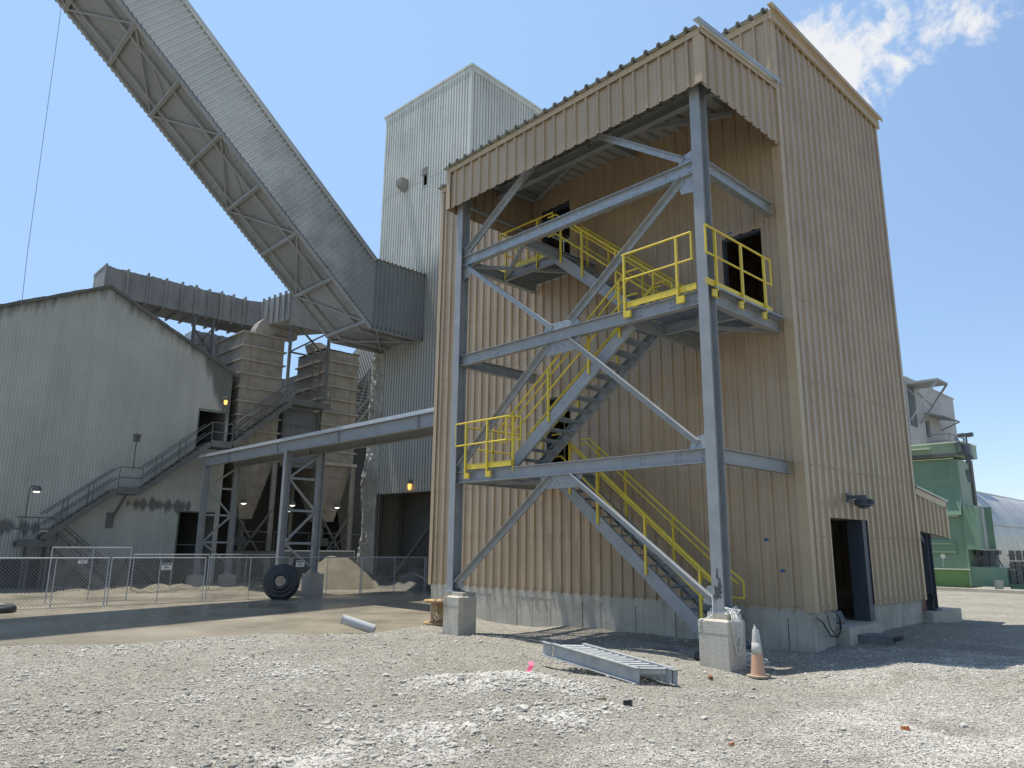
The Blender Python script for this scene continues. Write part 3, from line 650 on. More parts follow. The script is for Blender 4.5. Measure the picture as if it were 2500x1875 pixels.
# ------------------------------------------------------------------ landings and flights
def grate(mb, x0, x1, y0, y1, zt, bars='y', pitch=.034, d=.03):
    if bars == 'y':
        n = max(2, int((x1-x0)/pitch))
        for k in range(n+1): x = x0+(x1-x0)*k/n; mb.box(x-.0025, x+.0025, y0, y1, zt-d, zt)
        m = max(2, int((y1-y0)/.1))
        for k in range(m+1): y = y0+(y1-y0)*k/m; mb.box(x0, x1, y-.003, y+.003, zt-.0065, zt-.0005)
    else:
        n = max(2, int((y1-y0)/pitch))
        for k in range(n+1): y = y0+(y1-y0)*k/n; mb.box(x0, x1, y-.0025, y+.0025, zt-d, zt)
        m = max(2, int((x1-x0)/.1))
        for k in range(m+1): x = x0+(x1-x0)*k/m; mb.box(x-.003, x+.003, y0, y1, zt-.0065, zt-.0005)
    return mb
PR = .021
def post(parent, x, y, z0, z1, br=None):
    q = MB(); q.bar((x, y, z0), (x, y, z1-.02), .042, .042, (0,1,0)); o = q.build('post', YEL, parent)
    if br:
        bx, by = br; q = MB(); zc = z0+.06
        q.hexa([(x+min(0,bx*.16)-.0, y-.03+min(0, by*.16), z0-.0)]*0 or [(x-.021+min(0, bx), y-.024+min(0, by), z0-.005),(x+.021+max(0, bx), y-.024+min(0, by), z0-.005),(x+.021+max(0, bx), y+.024+max(0, by), z0-.005),(x-.021+min(0, bx), y+.024+max(0, by), z0-.005),
                (x-.021+min(0, bx), y-.024+min(0, by), z0+.12),(x+.021+max(0, bx), y-.024+min(0, by), z0+.12),(x+.021+max(0, bx), y+.024+max(0, by), z0+.12),(x-.021+min(0, bx), y+.024+max(0, by), z0+.12)])
        q.build('bracket', YEL, o)
    return o
def rails(parent, pts, zd, close=(True, True), h=1.07, mid=.56):
    """top and middle rail along pts, joined by end uprights"""
    P = [V3((x, y, zd)) for x, y in pts]
    q = MB(); top = [p+V3((0,0,h)) for p in P]; q.tube(top, PR, 8); q.build('top_rail', YEL, parent)
    q = MB(); q.tube([p+V3((0,0,mid)) for p in P], PR*.9, 8); q.build('mid_rail', YEL, parent)
    for k, e in ((0, close[0]), (-1, close[1])):
        if e: q = MB(); q.tube([P[k]+V3((0,0,mid-.015)), P[k]+V3((0,0,h+.015))], PR*.98, 8); q.build('end_upright', YEL, parent)
def toe(parent, p, q_, zd):
    q = MB(); q.bar((p[0], p[1], zd+.055), (q_[0], q_[1], zd+.055), .008, .12); q.build('toe_board', YEL, parent)
def flight(name, lab, xb, zb, xt, zt, y0, y1, xs_b=None, ext=0.0, rail_trim=(0, 0), grip=True, near=True, far=True, pst=(.28, 1.45, 2.65)):
    T = thing(name, ((xb+xt)/2, (y0+y1)/2, zb), lab, 'staircase', 'steel flights of the stair')
    d = V3((xt-xb, 0, zt-zb)); Ls = d.length; d.normalize(); upn = V3((-d.z*(1 if d.x > 0 else -1), 0, abs(d.x))); upn = V3((0,0,1))-d*d.z; upn.normalize()
    for y, sd in ((y0, -1), (y1, 1)):
        q = MB(); a = V3((xb, y, zb))-upn*.12; b_ = V3((xt, y, zt))-upn*.12+d*ext
        s_ = (1 if d.x > 0 else -1)
        q.chan(a, b_, .25, .065, side=sd*-1*(1 if d.x > 0 else -1)*-1, upv=(0,0,1))
        n = int(Ls/.26)
        for k in range(n):
            for e in (.05, -.03):
                c = a+d*(.15+k*(Ls-.3)/(n-1))+upn*e; q.tube([c+V3((0, -.005, 0)), c+V3((0, -.016, 0))], .011, 6)
        q.build('stringer', STEEL, T)
    rise = zt-zb; nt = max(3, round(rise/.198)); 
    q = MB(); w0, w1 = y0+.012, y1-.012; sgn = 1 if d.x > 0 else -1; run = abs(xt-xb)/nt
    dp = run+.03
    xa = 0 if sgn > 0 else -dp
    grate(q, xa, xa+dp, w0, w1, 0, 'x', .034, .032)
    q.box(xa if sgn > 0 else xa+dp-.035, xa+.035 if sgn > 0 else xa+dp, w0, w1, .0005, .006)
    for y in (w0, w1-.006): q.hexa([(xa, y, -.09),(xa+dp, y, -.06),(xa+dp, y+.006, -.06),(xa, y+.006, -.09),(xa, y, .002),(xa+dp, y, .002),(xa+dp, y+.006, .002),(xa, y+.006, .002)])
    off = OFF[T.name]
    # first tread is built in place, the others are copies of it
    x_, z_ = xb+sgn*run*.4, zb+rise/nt*.55
    q2 = MB(); q2.v = [(a+x_, b_, c+z_) for a, b_, c in q.v]; q2.f = q.f; first = q2.build('tread', GRATE, T)
    for k in range(1, nt): copy_part(first, T, (sgn*run*k, 0, rise/nt*k))
    for y, on, io in ((y0, near, 1), (y1, far, -1)):
        if not on: continue
        a = V3((xb, y, zb))+d*rail_trim[0]; b_ = V3((xt, y, zt))-d*rail_trim[1]
        for k, s in enumerate(pst):
            f_ = s/Ls*1.0
            p = V3((xb, y, zb))+d*s; post(T, p.x, p.y-io*.03, p.z-.18, p.z+.97)
        A, Bq = a+V3((0, -io*.03, .97)), b_+V3((0, -io*.03, .97))
        A2, B2 = a+V3((0, -io*.03, .47)), b_+V3((0, -io*.03, .47))
        lo = V3((-sgn*.28, 0, 0)); hi = V3((sgn*.26, 0, 0))
        q = MB(); q.tube([A2+lo*.9, A2, B2, B2+hi], PR*.9, 8); q.build('mid_rail', YEL, T)
        q = MB(); q.tube([A2+lo*.9, A+lo*.9+V3((0,0,-.2)), A, Bq, Bq+hi], PR, 8); q.build('top_rail', YEL, T)
        if grip:
            g = V3((0, io*.085, -.115)); q = MB(); q.tube([A+lo*.7+g+V3((0,0,-.12)), A+g, Bq+g, Bq+g+hi*.8], PR*.85, 8)
            for s in pst: p = V3((xb, y, zb))+d*s+V3((0, -io*.03, .97)); q.tube([p+V3((0, io*.02, -.2)), p+V3((0, io*.085, -.2)), p+g+V3((0,0,-.02))], .008, 6)
            q.build('handrail', YEL, T)
    return T
IN0, IN1 = -1.38, -.46
OU0, OU1 = -2.44, -1.56
flight('stair_flight', 'lowest steel flight with yellow rails, rising from the ground beside the near column', -.86, -.10, -4.86, 3.20, IN0, IN1, rail_trim=(.66, 0), pst=(.75, 2.3, 3.85, 4.85))
flight('stair_flight', 'middle flight of grey steel stairs with yellow rails, seen from below crossing behind the beams', -5.52, 3.46, -2.14, 6.02, OU0, OU1, pst=(.25, 1.6, 3.0, 4.0))
flight('stair_flight', 'top flight of grey steel stairs with yellow rails under the canopy', -2.05, 6.18, -5.0, 8.57, IN0, IN1, pst=(.25, 1.5, 2.75, 3.6))
def landing(lab, x0, x1, y0, y1, z, loc):
    T = thing('landing', loc, lab, 'landing', 'grating landings of the stair'); q = MB(); grate(q, x0, x1, y0, y1, z+.034); q.build('deck', GRATE, T); return T
# landing 1 (left, low)
T = landing('lower left landing of the stair with yellow guard rails round its corner', XL+.05, -5.05, -2.64, -.08, Z1, (-6, -1.4, Z1))
q = MB(); q.chan((-5.03, YC+.09, Z1-.13), (-5.03, -.07, Z1-.13), .24, .07, 1); q.build('frame', STEEL, T)
q = MB(); q.chan((XL+.1, -1.45, Z1-.13), (-5.03, -1.45, Z1-.13), .18, .06, 1); q.bar((XL+.15, -2.5, Z1-.2), (-5.1, -.2, Z1-.2), .07, .07); q.build('frame', STEEL, T)
zd = Z1+.034; yr = -2.76
rails(T, [(-6.92, yr), (-5.22, yr)], zd); 
for x in (-6.56, -5.83): post(T, x, yr, zd-.2, zd+1.07, (.12, 0))
post(T, -5.1, yr+.1, zd-.1, zd+1.07); toe(T, (-6.55, yr+.03), (-5.08, yr+.03), zd)
rails(T, [(-5.22, yr), (-5.0, yr+.22)], zd, (False, True))
rails(T, [(-7.04, -2.55), (-7.04, -.62)], zd)
for y in (-2.35, -1.5, -.8): post(T, -7.04, y, zd-.2, zd+1.07, (0, .1))
toe(T, (-7.0, -2.5), (-7.0, -.5), zd)
# landing 2 (right, middle)
T = landing('middle right landing of the stair with yellow guard rails beside the near column', -1.98, -.10, -2.64, -.08, Z2, (-1, -1.4, Z2))
q = MB(); q.chan((-2.0, YC+.09, Z2-.14), (-2.0, -.07, Z2-.14), .25, .07, -1); q.build('frame', GALV, T)
q = MB(); q.chan((-2.0, -1.42, Z2-.13), (XR-.1, -1.42, Z2-.13), .2, .06, 1); q.bar((XR-.15, YC+.2, Z2-.2), (-1.2, -1.5, Z2-.2), .09, .09); q.bar((XR-.15, -.2, Z2-.2), (-1.2, -1.3, Z2-.2), .07, .07); q.box(-1.35, -1.0, -1.6, -1.25, Z2-.26, Z2-.245); q.build('frame', STEEL, T)
zd = Z2+.034
rails(T, [(-2.02, yr), (-.47, yr)], zd, (False, True))
for x in (-1.97, -.79): post(T, x, yr, zd-.2, zd+1.07, (.12, 0))
toe(T, (-1.95, yr+.03), (-.42, yr+.03), zd)
xr_ = -.12
rails(T, [(xr_, -2.86), (xr_, -.53)], zd)
for y in (-2.56, -1.66, -.80): post(T, xr_, y, zd-.2, zd+1.07, (0, -.12))
toe(T, (xr_-.03, -2.86), (xr_-.03, -.5), zd)
# landing 3 (left, high)
T = landing('top left landing of the stair with yellow guard rails under the canopy', XL+.05, -5.02, -1.24, -.08, Z3-.02, (-6, -.7, Z3))
q = MB(); q.chan((XL+.1, -1.26, Z3-.14), (-5.0, -1.26, Z3-.14), .22, .07, 1); q.ibeam((-4.95, YC+.1, Z3-.13), (-4.95, -.06, Z3-.13), .24, .13); q.build('frame', STEEL, T)
q = MB(); q.bar((XL+.15, -2.5, Z3-.2), (-5.1, -.2, Z3-.2), .08, .08); q.bar((XL+.15, -1.3, Z3-.14), (-4.95, -2.5, Z3-.14), .08, .08); q.build('frame', STEEL, T)
zd = Z3+.014
rails(T, [(-7.08, -1.32), (-5.20, -1.32)], zd)
for x in (-6.85, -5.72): post(T, x, -1.32, zd-.22, zd+1.07, (0, .04))
toe(T, (-7.1, -1.29), (-5.3, -1.29), zd)
rails(T, [(-7.08, -1.32), (-7.08, -.3)], zd, (False, True))
post(T, -7.08, -.7, zd-.2, zd+1.07)
# ------------------------------------------------------------------ things lying about
def hz(x, y): return float(hgt(np.array([x]), np.array([y]))[0])
# traffic cone with its tip torn off
cx, cy = .36, -2.80; cz = hz(cx, cy)-.005
T = thing('traffic_cone', (cx, cy, cz), 'faded orange traffic cone with a torn top and dirty white collars beside the near pier', 'traffic cone')
q = MB(); n = 8; pts = [(cx+.185*math.cos(math.pi/8+k*math.pi/4), cy+.185*math.sin(math.pi/8+k*math.pi/4), cz+.015) for k in range(n)]; q.prism(pts, (0,0,.028)); q.build('base', mat('cone_base', (.42, .34, .26), (.3, .22, .16), 9, .8), T)
FADE = mat('faded_orange', (.58, .30, .17), (.50, .36, .26), 7, .7, 0, .1, 30, streak=(20, .5, (.40, .26, .17)))
COLL = mat('dirty_collar', (.60, .58, .53), (.40, .385, .34), 14, .7, 0, .3, 60, speck=(40, .8, (.16, .15, .13)))
rr = lambda z: .112-(.112-.041)*z/.70
q = MB(); q.lathe((cx, cy, cz), [(rr(.035), .043), (rr(.10), .10), (rr(.2), .2), (rr(.36), .36)], 28); q.build('cone_body', FADE, T, True)
q = MB(); q.lathe((cx, cy, cz), [(rr(.345)+.001, .345), (rr(.345)+.005, .347), (rr(.50)+.005, .50), (rr(.50)+.001, .502)], 28); q.build('collar', COLL, T, True)
q = MB(); q.lathe((cx, cy, cz), [(rr(.505)+.002, .505), (rr(.62)+.004, .62), (rr(.67)+.003, .672)], 28)
i0 = len(q.v)
for k in range(28):
    a = 2*math.pi*k/28; hgt_ = .672+abs(random.gauss(0, .008))+(.075 if k in (20, 21) else .035 if k in (19, 8) else 0); r_ = rr(.69)*(1-.25*(hgt_-.672)/.07)
    q.v.append((cx+r_*math.cos(a), cy+r_*math.sin(a), cz+hgt_))
b0 = i0-28
ax_ = [(rr(.67)+.003)]
for k in range(28):
    q.v.append(q.v[b0+k])
for k in range(28): q.f.append((i0+28+k, i0+28+(k+1) % 28, i0+(k+1) % 28, i0+k))
q.build('collar', COLL, T)
# white cable bundle hung over the near pier and a loose heap beside it
T = thing('cable_bundle', (.03, -2.75, .62), 'coiled white cable draped over the right side of the near concrete pier', 'cable')
q = MB()
for k in range(11):
    dx = .02+.004*k; ya = -2.92+.02*k+random.uniform(-.02, .02); yb = -2.62-.012*k+random.uniform(-.02, .02); zl = .10+.045*k+random.uniform(-.04, .03)
    pts = [(-.13, -2.62+random.uniform(-.03, .03), .74), (-.05, ya+.1, .76+.006*k), (.02+dx*.4, ya+.03, .66)]
    for t in np.linspace(0, 1, 12):
        y = ya+(yb-ya)*t; z = .60-(.60-zl)*math.sin(math.pi*t)**.7; pts.append((.03+dx*.6+random.uniform(0, .006), y, z))
    pts += [(.01, yb, .70), (-.09, -2.60, .77)]
    q.tube(pts, .0055, 5)
for k in range(5):
    pts = []
    for t in np.linspace(0, 2*math.pi, 16, endpoint=False): pts.append((.0+.10*math.cos(t)+random.uniform(-.02, .02), -2.80+.14*math.sin(t)+random.uniform(-.02, .02), .74+.03*math.sin(t+k)+.01*k))
    q.tube(pts, .0055, 5, closed=True)
q.tube([(XR-.1, -2.78, .98), (XR-.06, -2.83, .82), (XR-.05, -2.87, .68), (XR-.12, -2.96, .63), (-.45, -3.01, .61), (-.47, -3.01, .5)], .007, 6)
q.build('strands', CABLE, T)
T = thing('cable_heap', (.02, -2.38, -.15), 'tangled heap of white cable on the gravel between the near pier and the cone', 'cable')
q = MB()
for k in range(12):
    c0 = (.02+random.uniform(-.12, .16), -2.40+random.uniform(-.14, .12)); r_ = random.uniform(.09, .19); pts = []
    for t in np.linspace(0, 2*math.pi, 14, endpoint=False):
        x, y = c0[0]+r_*math.cos(t)*1.15, c0[1]+r_*.8*math.sin(t); pts.append((x, y, hz(x, y)+.02+.012*k+.02*math.sin(2*t+k)))
    q.tube(pts, .006, 5, closed=True)
q.build('strands', CABLE, T)
# wire loops on the far pier
q = MB()
for k, (ry, rz, dz) in enumerate([(.13, .22, 0), (.11, .19, .02), (.12, .24, -.02)]):
    pts = []
    for t in np.linspace(-.35*math.pi, 1.35*math.pi, 20): pts.append((-6.93-ry*1.5*math.cos(t), -3.03-.03*k-.05*abs(math.sin(t)), .38+dz-rz*math.sin(t)))
    q.tube(pts, .0065, 6)
q.tube([(-6.75, -2.95, .64), (-6.86, -3.04, .60), (-6.9, -3.05, .5)], .0065, 6)
tag(q.build('wire_loop', mat('brown_wire', (.25, .21, .17), None, 1, .5)), 'thin wire looped over the edge of the far pier above the wooden spool', 'wire')
# wooden cable spool
sx, sy = -8.0, -2.28; sz = hz(sx, sy)
T = thing('cable_spool', (sx, sy, sz), 'small wooden cable spool standing on its end behind the far pier', 'cable spool')
for z in (.0, .50):
    q = MB(); q.lathe((sx, sy, sz+z), [(0, 0), (.33, 0), (.34, .012), (.34, .05), (.33, .06), (0, .06)], 28); q.build('flange', WOOD, T)
q = MB()
for k in range(10):
    a0, a1 = 2*math.pi*k/10+.02, 2*math.pi*(k+1)/10-.02
    q.prism([(sx+.15*math.cos(a0), sy+.15*math.sin(a0), sz+.06), (sx+.15*math.cos(a1), sy+.15*math.sin(a1), sz+.06), (sx+.17*math.cos(a1), sy+.17*math.sin(a1), sz+.06), (sx+.17*math.cos(a0), sy+.17*math.sin(a0), sz+.06)], (0, 0, .44))
q.build('drum', WOOD, T)
# pipe piece propped in the slurry
T = thing('pipe_section', (-8.95, -3.8, -.3), 'short pale grey pipe section tilted half out of the brown slurry', 'pipe')
a, b_ = V3((-9.22, -4.10, .02)), V3((-8.70, -3.55, -.21)); d = (b_-a); Lp = d.length
q = MB(); q.lathe(a, [(.118, 0), (.118, .02), (.108, .03), (.108, Lp)], 28, d); q.lathe(a, [(.118, 0), (.092, 0), (.092, Lp), (.108, Lp)], 28, d); q.build('barrel', mat('grey_pipe', (.42, .43, .44), (.36, .37, .38), 3, .4), T, False)
# galvanised stair section lying on the gravel
A = V3((-.18, -4.99, hz(-.18, -4.99)+.01)); Bl = V3((-1.93, -4.80, .05)); W_ = V3((.30, .31, 0))
T = thing('stair_section', A, 'galvanised stair section lying on its back on the gravel in front of the stairs', 'stair section')
upz = V3((0, 0, 1)); e = (Bl-A).normalized(); un = (upz-e*e.dot(upz)).normalized()
for k, o_ in ((0, V3((0, 0, 0))), (1, W_)):
    q = MB(); q.chan(A+o_+un*.105, Bl+o_+un*.105, .21, .06, side=(-1 if k == 0 else 1))
    for i in range(13):
        c = A+o_+e*(.1+i*.135)+un*.165; sdn = e.cross(un)*(1 if k == 0 else -1)
        q.bar(c-sdn*.007, c+sdn*.007, .018, .035, un)
    q.build('stringer', GALV3, T)
first = None
for i in range(12):
    c = A+e*(.10+i*.145)+un*.14
    if i == 0:
        q = MB(); q.bar(c+W_*.03, c+W_*.97, .022, .13, un*.8-e*.6); q.bar(c+W_*.03-e*.02, c+W_*.97-e*.02, .022, .05, un); first = q.build('tread', GALV3, T); c0 = c
    else: copy_part(first, T, c-c0)
q = MB(); o_ = W_*1.09; q.chan(A+o_+e*.16+un*.1, A+o_-e*.05+un*.1, .20, .05, 1); q.build('splice_plate', GALV3, T); o_ = W_*-.04; q = MB()
q.chan(Bl+o_+un*.10+e*.0, Bl+o_+un*.10+e*.22, .20, .05, -1); q.build('splice_plate', GALV3, T)
# pink survey flag
fx, fy = -1.83, -5.38; fz = hz(fx, fy)
T = thing('survey_flag', (fx, fy, fz), 'small pink ribbon flag stuck in the gravel left of the lying stair section', 'flag')
q = MB(); q.tube([(fx, fy, fz-.05), (fx-.005, fy, fz+.16)], .004, 5); q.build('stake', GALV, T)
q = MB(); rp = []
for i in range(7): rp.append((fx-.015+.05*math.sin(i*.9)*.5+i*.012, fy-.012*i, fz+.17-.022*i-.004*(i % 2)))
for a, b_ in zip(rp, rp[1:]): q.quad((a[0]-.03, a[1]-.02, a[2]), (a[0]+.03, a[1]+.02, a[2]+.01), (b_[0]+.03, b_[1]+.02, b_[2]+.01), (b_[0]-.03, b_[1]-.02, b_[2]))
q.build('ribbon', mat('pink_ribbon', (.85, .10, .22), None, 1, .6), T)
# low plank platform by the right doorway
T = thing('wooden_platform', (.4, 1.8, 0), 'low weathered plank platform on the ground below the right doorway', 'platform')
p0 = V3((.10, 1.36, 0)); ex = V3((.62, .23, 0)); ey = V3((.02, .58, 0)); zb_ = -.06
for k in range(5):
    a = p0+ex*(k/5+.008); b_ = p0+ex*((k+1)/5-.008); r_ = random.uniform(-.01, .012)
    q = MB(); e2 = ey*(1+r_); q.hexa([a+V3((0,0,.105)), b_+V3((0,0,.105)), b_+e2+V3((0,0,.105)), a+e2+V3((0,0,.105)), a+V3((0,0,.130+r_*.3)), b_+V3((0,0,.130+r_*.3)), b_+e2+V3((0,0,.130)), a+e2+V3((0,0,.130))]); q.build('plank', WOODG, T)
for t in (.02, .94):
    q = MB(); a = p0+ey*t; b_ = a+ex; o_ = ey*.05
    q.hexa([a+V3((0,0,zb_)), b_+V3((0,0,zb_)), b_+o_+V3((0,0,zb_)), a+o_+V3((0,0,zb_)), a+V3((0,0,.104)), b_+V3((0,0,.104)), b_+o_+V3((0,0,.104)), a+o_+V3((0,0,.104))]); q.build('runner', WOODG, T)
# scraps
def scrap(name, x, y, w_, l_, h_, ang, m, lab, cat, lift=.01):
    z = hz(x, y)+lift; c, s = math.cos(ang), math.sin(ang); q = MB(); f = lambda a, b_, k: (x+a*c-b_*s, y+a*s+b_*c, z+k)
    q.hexa([f(-l_/2, -w_/2, 0), f(l_/2, -w_*.4, 0), f(l_*.46, w_/2, 0), f(-l_*.5, w_*.42, 0), f(-l_/2, -w_/2, h_), f(l_/2, -w_*.35, h_*1.3), f(l_*.46, w_/2, h_), f(-l_*.5, w_*.4, h_*.8)])
    tag(q.build(name, m), lab, cat)
scrap('wood_scrap', .32, -6.41, .035, .15, .02, .9, WOOD, 'small pale wood offcut on the gravel right of the white stone heap', 'wood scrap')
scrap('dark_lump', .67, -6.34, .07, .09, .05, .3, RUB, 'small black lump on the gravel right of the pale wood offcut', 'lump')
scrap('rust_scrap', .17, -3.8, .06, .13, .05, 2.2, mat('rust', (.22, .11, .06), (.15, .08, .05), 9, .8), 'small rusty brown scrap on the gravel below the near pier', 'scrap')
scrap('orange_scrap', 3.44, -5.85, .03, .07, .025, .5, mat('orange_scrap', (.6, .16, .05), None, 1, .6), 'small orange scrap in the white gravel at lower right', 'scrap')
scrap('brick_scrap', 2.4, -7.1, .03, .05, .02, 1.3, mat('brick_scrap', (.45, .2, .1), None, 1, .7), 'tiny reddish fragment on the gravel at the bottom right', 'scrap')
scrap('timber', -1.7, -1.9, .09, .9, .05, .25, WOODG, 'grey timber board lying in the shade below the lowest flight', 'board')
# dark sack in the shade by the near pier
q = MB(); bx, by = -.82, -2.45; bz = hz(bx, by); q.lathe((bx, by, bz), [(.10, -.02), (.15, .03), (.14, .09), (.09, .13), (.03, .15), (0, .15)], 12); q.v = [(x+.02*math.sin(9*y), y+.03*math.sin(11*x+z*20), z+.02*math.sin(8*x)) for x, y, z in q.v]
tag(q.build('sack', RUB, None, True), 'black sack lying in the shade left of the near pier', 'sack')
# tyres
def torus(q, c, R, r, ax, n=40, m=14, flat=1.0, wob=0.0):
    ax = V3(ax).normalized(); u = ax.orthogonal().normalized(); w_ = ax.cross(u); c = V3(c); i0 = len(q.v)
    for i in range(n):
        a = 2*math.pi*i/n; d = u*math.cos(a)+w_*math.sin(a); rr_ = r*(1+wob*math.sin(3*a))
        for j in range(m):
            b_ = 2*math.pi*j/m; q.v.append(tuple(c+d*(R+rr_*math.cos(b_))+ax*(rr_*flat*math.sin(b_))))
    for i in range(n):
        for j in range(m): q.f.append((i0+i*m+j, i0+((i+1) % n)*m+j, i0+((i+1) % n)*m+(j+1) % m, i0+i*m+(j+1) % m))
    return q
ax = V3((.80, -.58, .10))
T = thing('tyre', (-19.75, -.3, -.32), 'big black tyre with inner tubes standing against the wire fence by the trestle leg', 'tyre')
c = V3((-19.75, -.36, .30))
q = MB(); torus(q, c, .50, .165, ax, 48, 16, 1.3); q.build('outer_tyre', RUB, T, True)
q = MB(); torus(q, c+ax*.12+V3((0,0,.02)), .38, .12, ax, 44, 14, 1.1, .05); q.build('inner_tube', RUB, T, True)
q = MB(); torus(q, c+ax*.22+V3((0,0,.03)), .27, .085, ax, 44, 14, 1.0, .05); q.build('inner_tube', RUB, T, True)
q = MB(); torus(q, (-19.5, -9.12, -.20), .42, .12, (.06, .03, 1), 48, 14, 1.0, .04)
tag(q.build('tyre', RUB, None, True), 'black tyre lying flat in the slurry at the left edge', 'tyre')
# temporary fence panels
def mesh_panel(q, p0, p1, z0, z1, pitch=.075, r=.0035):
    p0 = V3(p0); p1 = V3(p1); L2 = (p1-p0).length; d = (p1-p0)/L2; Hh = z1-z0
    def seg(s0, h0, s1, h1):
        a = p0+d*s0+V3((0,0,z0+h0)); b_ = p0+d*s1+V3((0,0,z0+h1)); q.bar(a, b_, r*2, r*2, d.cross(V3((0,0,1))))
    k = -Hh
    while k < L2:
        s0, s1 = k, k+Hh; a0 = max(0, -s0); b0 = min(Hh, L2-s0)
        if b0 > a0: seg(s0+a0, a0, s0+b0, b0)
        k += pitch*1.42
    k = 0
    while k < L2+Hh:
        a0 = max(0, k-L2); b0 = min(Hh, k)
        if b0 > a0: seg(k-a0, a0, k-b0, b0)
        k += pitch*1.42
    return q
FENCE = mat('fence_pipe', (.45, .47, .48), (.36, .38, .39), 5, .4, .3)
def panel(p0, p1, zb0, z0, z1, lab, posts=(.5,), group='wire mesh fence panels', pitch=.075, r=.0034):
    p0 = V3((p0[0], p0[1], 0)); p1 = V3((p1[0], p1[1], 0)); m_ = (p0+p1)/2
    T = thing('wire_fence', (m_.x, m_.y, zb0), lab, 'fence panel', group)
    for e in (p0, p1):
        q = MB(); q.tube([e+V3((0,0,zb0)), e+V3((0,0,z1))], .021, 8); q.build('post', FENCE, T)
    for f_ in posts:
        q = MB(); e = p0+(p1-p0)*f_; q.tube([e+V3((0,0,zb0+.02)), e+V3((0,0,z1))], .016, 8); q.build('post', FENCE, T)
    q = MB(); q.tube([p0+V3((0,0,z1)), p1+V3((0,0,z1))], .021, 8); q.build('top_rail', FENCE, T)
    q = MB(); mesh_panel(q, p0, p1, z0, z1, pitch, r); o = q.build('mesh', mat('fence_wire', (.30, .31, .315), (.22, .23, .235), 5, .5, .3), T)
    return T
FX = -20.4
ys = [-12.3, -9.07, -6.02, -2.88, .32, 3.46, 6.70, 9.9]
labs = ['wire mesh fence panel cut by the left edge of the frame', 'wire mesh fence panel at far left carrying the small tilted white sign', 'wire mesh fence panel below the stair landing carrying a sign with black header',
        'wire mesh fence panel whose right end is hidden by the big tyre', 'wire mesh fence panel in front of the near brown sand heap, behind the tyre sign', 'wire mesh fence panel in front of the dark heap left of the tan building', 'wire mesh fence panel running behind the left corner of the tan building']
for (a, b_), lab in zip(zip(ys, ys[1:]), labs):
    panel((FX+random.uniform(-.06, .06), a+.05), (FX+random.uniform(-.06, .06), b_-.05), -.38, -.28, 1.17, lab)
panel((-22.0, -7.35), (-22.6, -4.75), -.3, .05, 1.48, 'taller wire mesh fence panel leaning behind the front row at far left')
panel((-26.0, -3.6), (-26.0, -.6), -.3, -.2, 1.19, 'dim wire mesh fence panel of the rear row before the dark shed doorway', pitch=.12)
panel((-26.0, -.5), (-26.0, 2.6), -.3, -.2, 1.19, 'dim wire mesh fence panel of the rear row before the first hopper', pitch=.12)
panel((-26.4, 2.9), (-25.6, 6.3), -.3, -.2, 1.35, 'tilted wire mesh fence panel behind the brown sand heap', pitch=.12)
def sign(y0, y1, z0, z1, x, tilt, lab):
    T = thing('fence_sign', (x, (y0+y1)/2, z0), lab, 'sign', 'white warning signs on the wire fence')
    q = MB(); f = lambda y, z, dx: (x+dx, y+tilt*(z-z0), z)
    q.hexa([f(y0, z0, 0), f(y1, z0, 0), f(y1, z0, .006), f(y0, z0, .006), f(y0, z1, 0), f(y1, z1, 0), f(y1, z1, .006), f(y0, z1, .006)]); q.build('board', WHITE, T)
    h = z1-z0; w_ = y1-y0; ink = mat('sign_ink', (.03, .035, .05), None, 1, .6)
    q = MB(); q.quad(f(y0+.06*w_, z0+.70*h, .009), f(y1-.06*w_, z0+.70*h, .009), f(y1-.06*w_, z0+.93*h, .009), f(y0+.06*w_, z0+.93*h, .009)); hd = q.build('header', ink, T)
    fc = bpy.data.curves.new('lettering', 'FONT'); fc.body = 'DANGER'; fc.size = h*.22; fc.align_x = 'CENTER'; fc.align_y = 'CENTER'; fc.extrude = .0005
    to = bpy.data.objects.new('lettering', fc); col.objects.link(to); bpy.context.view_layer.update()
    me = bpy.data.meshes.new_from_object(to); bpy.data.objects.remove(to)
    mo = bpy.data.objects.new('lettering', me); col.objects.link(mo); me.materials.append(WHITE); mo.parent = hd
    off = OFF[T.name]; R_ = Matrix(((0,0,1),(1,0,0),(0,1,0))).to_4x4(); R_.translation = Vector((x+.0105, (y0+y1)/2, z0+.815*h))-off; mo.matrix_local = R_
    grey = mat('sign_grey_ink', (.12, .12, .13), None, 1, .6)
    for zz_, ww, hh in ((.52, .34, .075), (.36, .55, .10), (.14, .72, .04)):
        q = MB(); c = (y0+y1)/2; q.quad(f(c-ww*w_/2, z0+(zz_-hh/2)*h, .009), f(c+ww*w_/2, z0+(zz_-hh/2)*h, .009), f(c+ww*w_/2, z0+(zz_+hh/2)*h, .009), f(c-ww*w_/2, z0+(zz_+hh/2)*h, .009)); q.build('text_line', grey, T)
sign(-4.43, -4.10, .77, 1.0, FX+.05, 0, 'white warning sign with a black header on the fence below the stair landing')
sign(-6.96, -6.70, 1.0, 1.145, FX+.05, .1, 'small tilted white sign under the top rail of the fence at far left')
sign(.49, .83, .82, 1.06, FX+.05, 0, 'white warning sign with a black header on the fence beside the big tyre')
# ------------------------------------------------------------------ old grey plant on the left
R_OLD = [(0,0),(.045,0),(.06,.022),(.10,.022),(.115,0),(.13,0)]
R_GREY = [(0,.07),(.118,.07),(.13,0),(.185,0),(.197,.07),(.20,.07)]
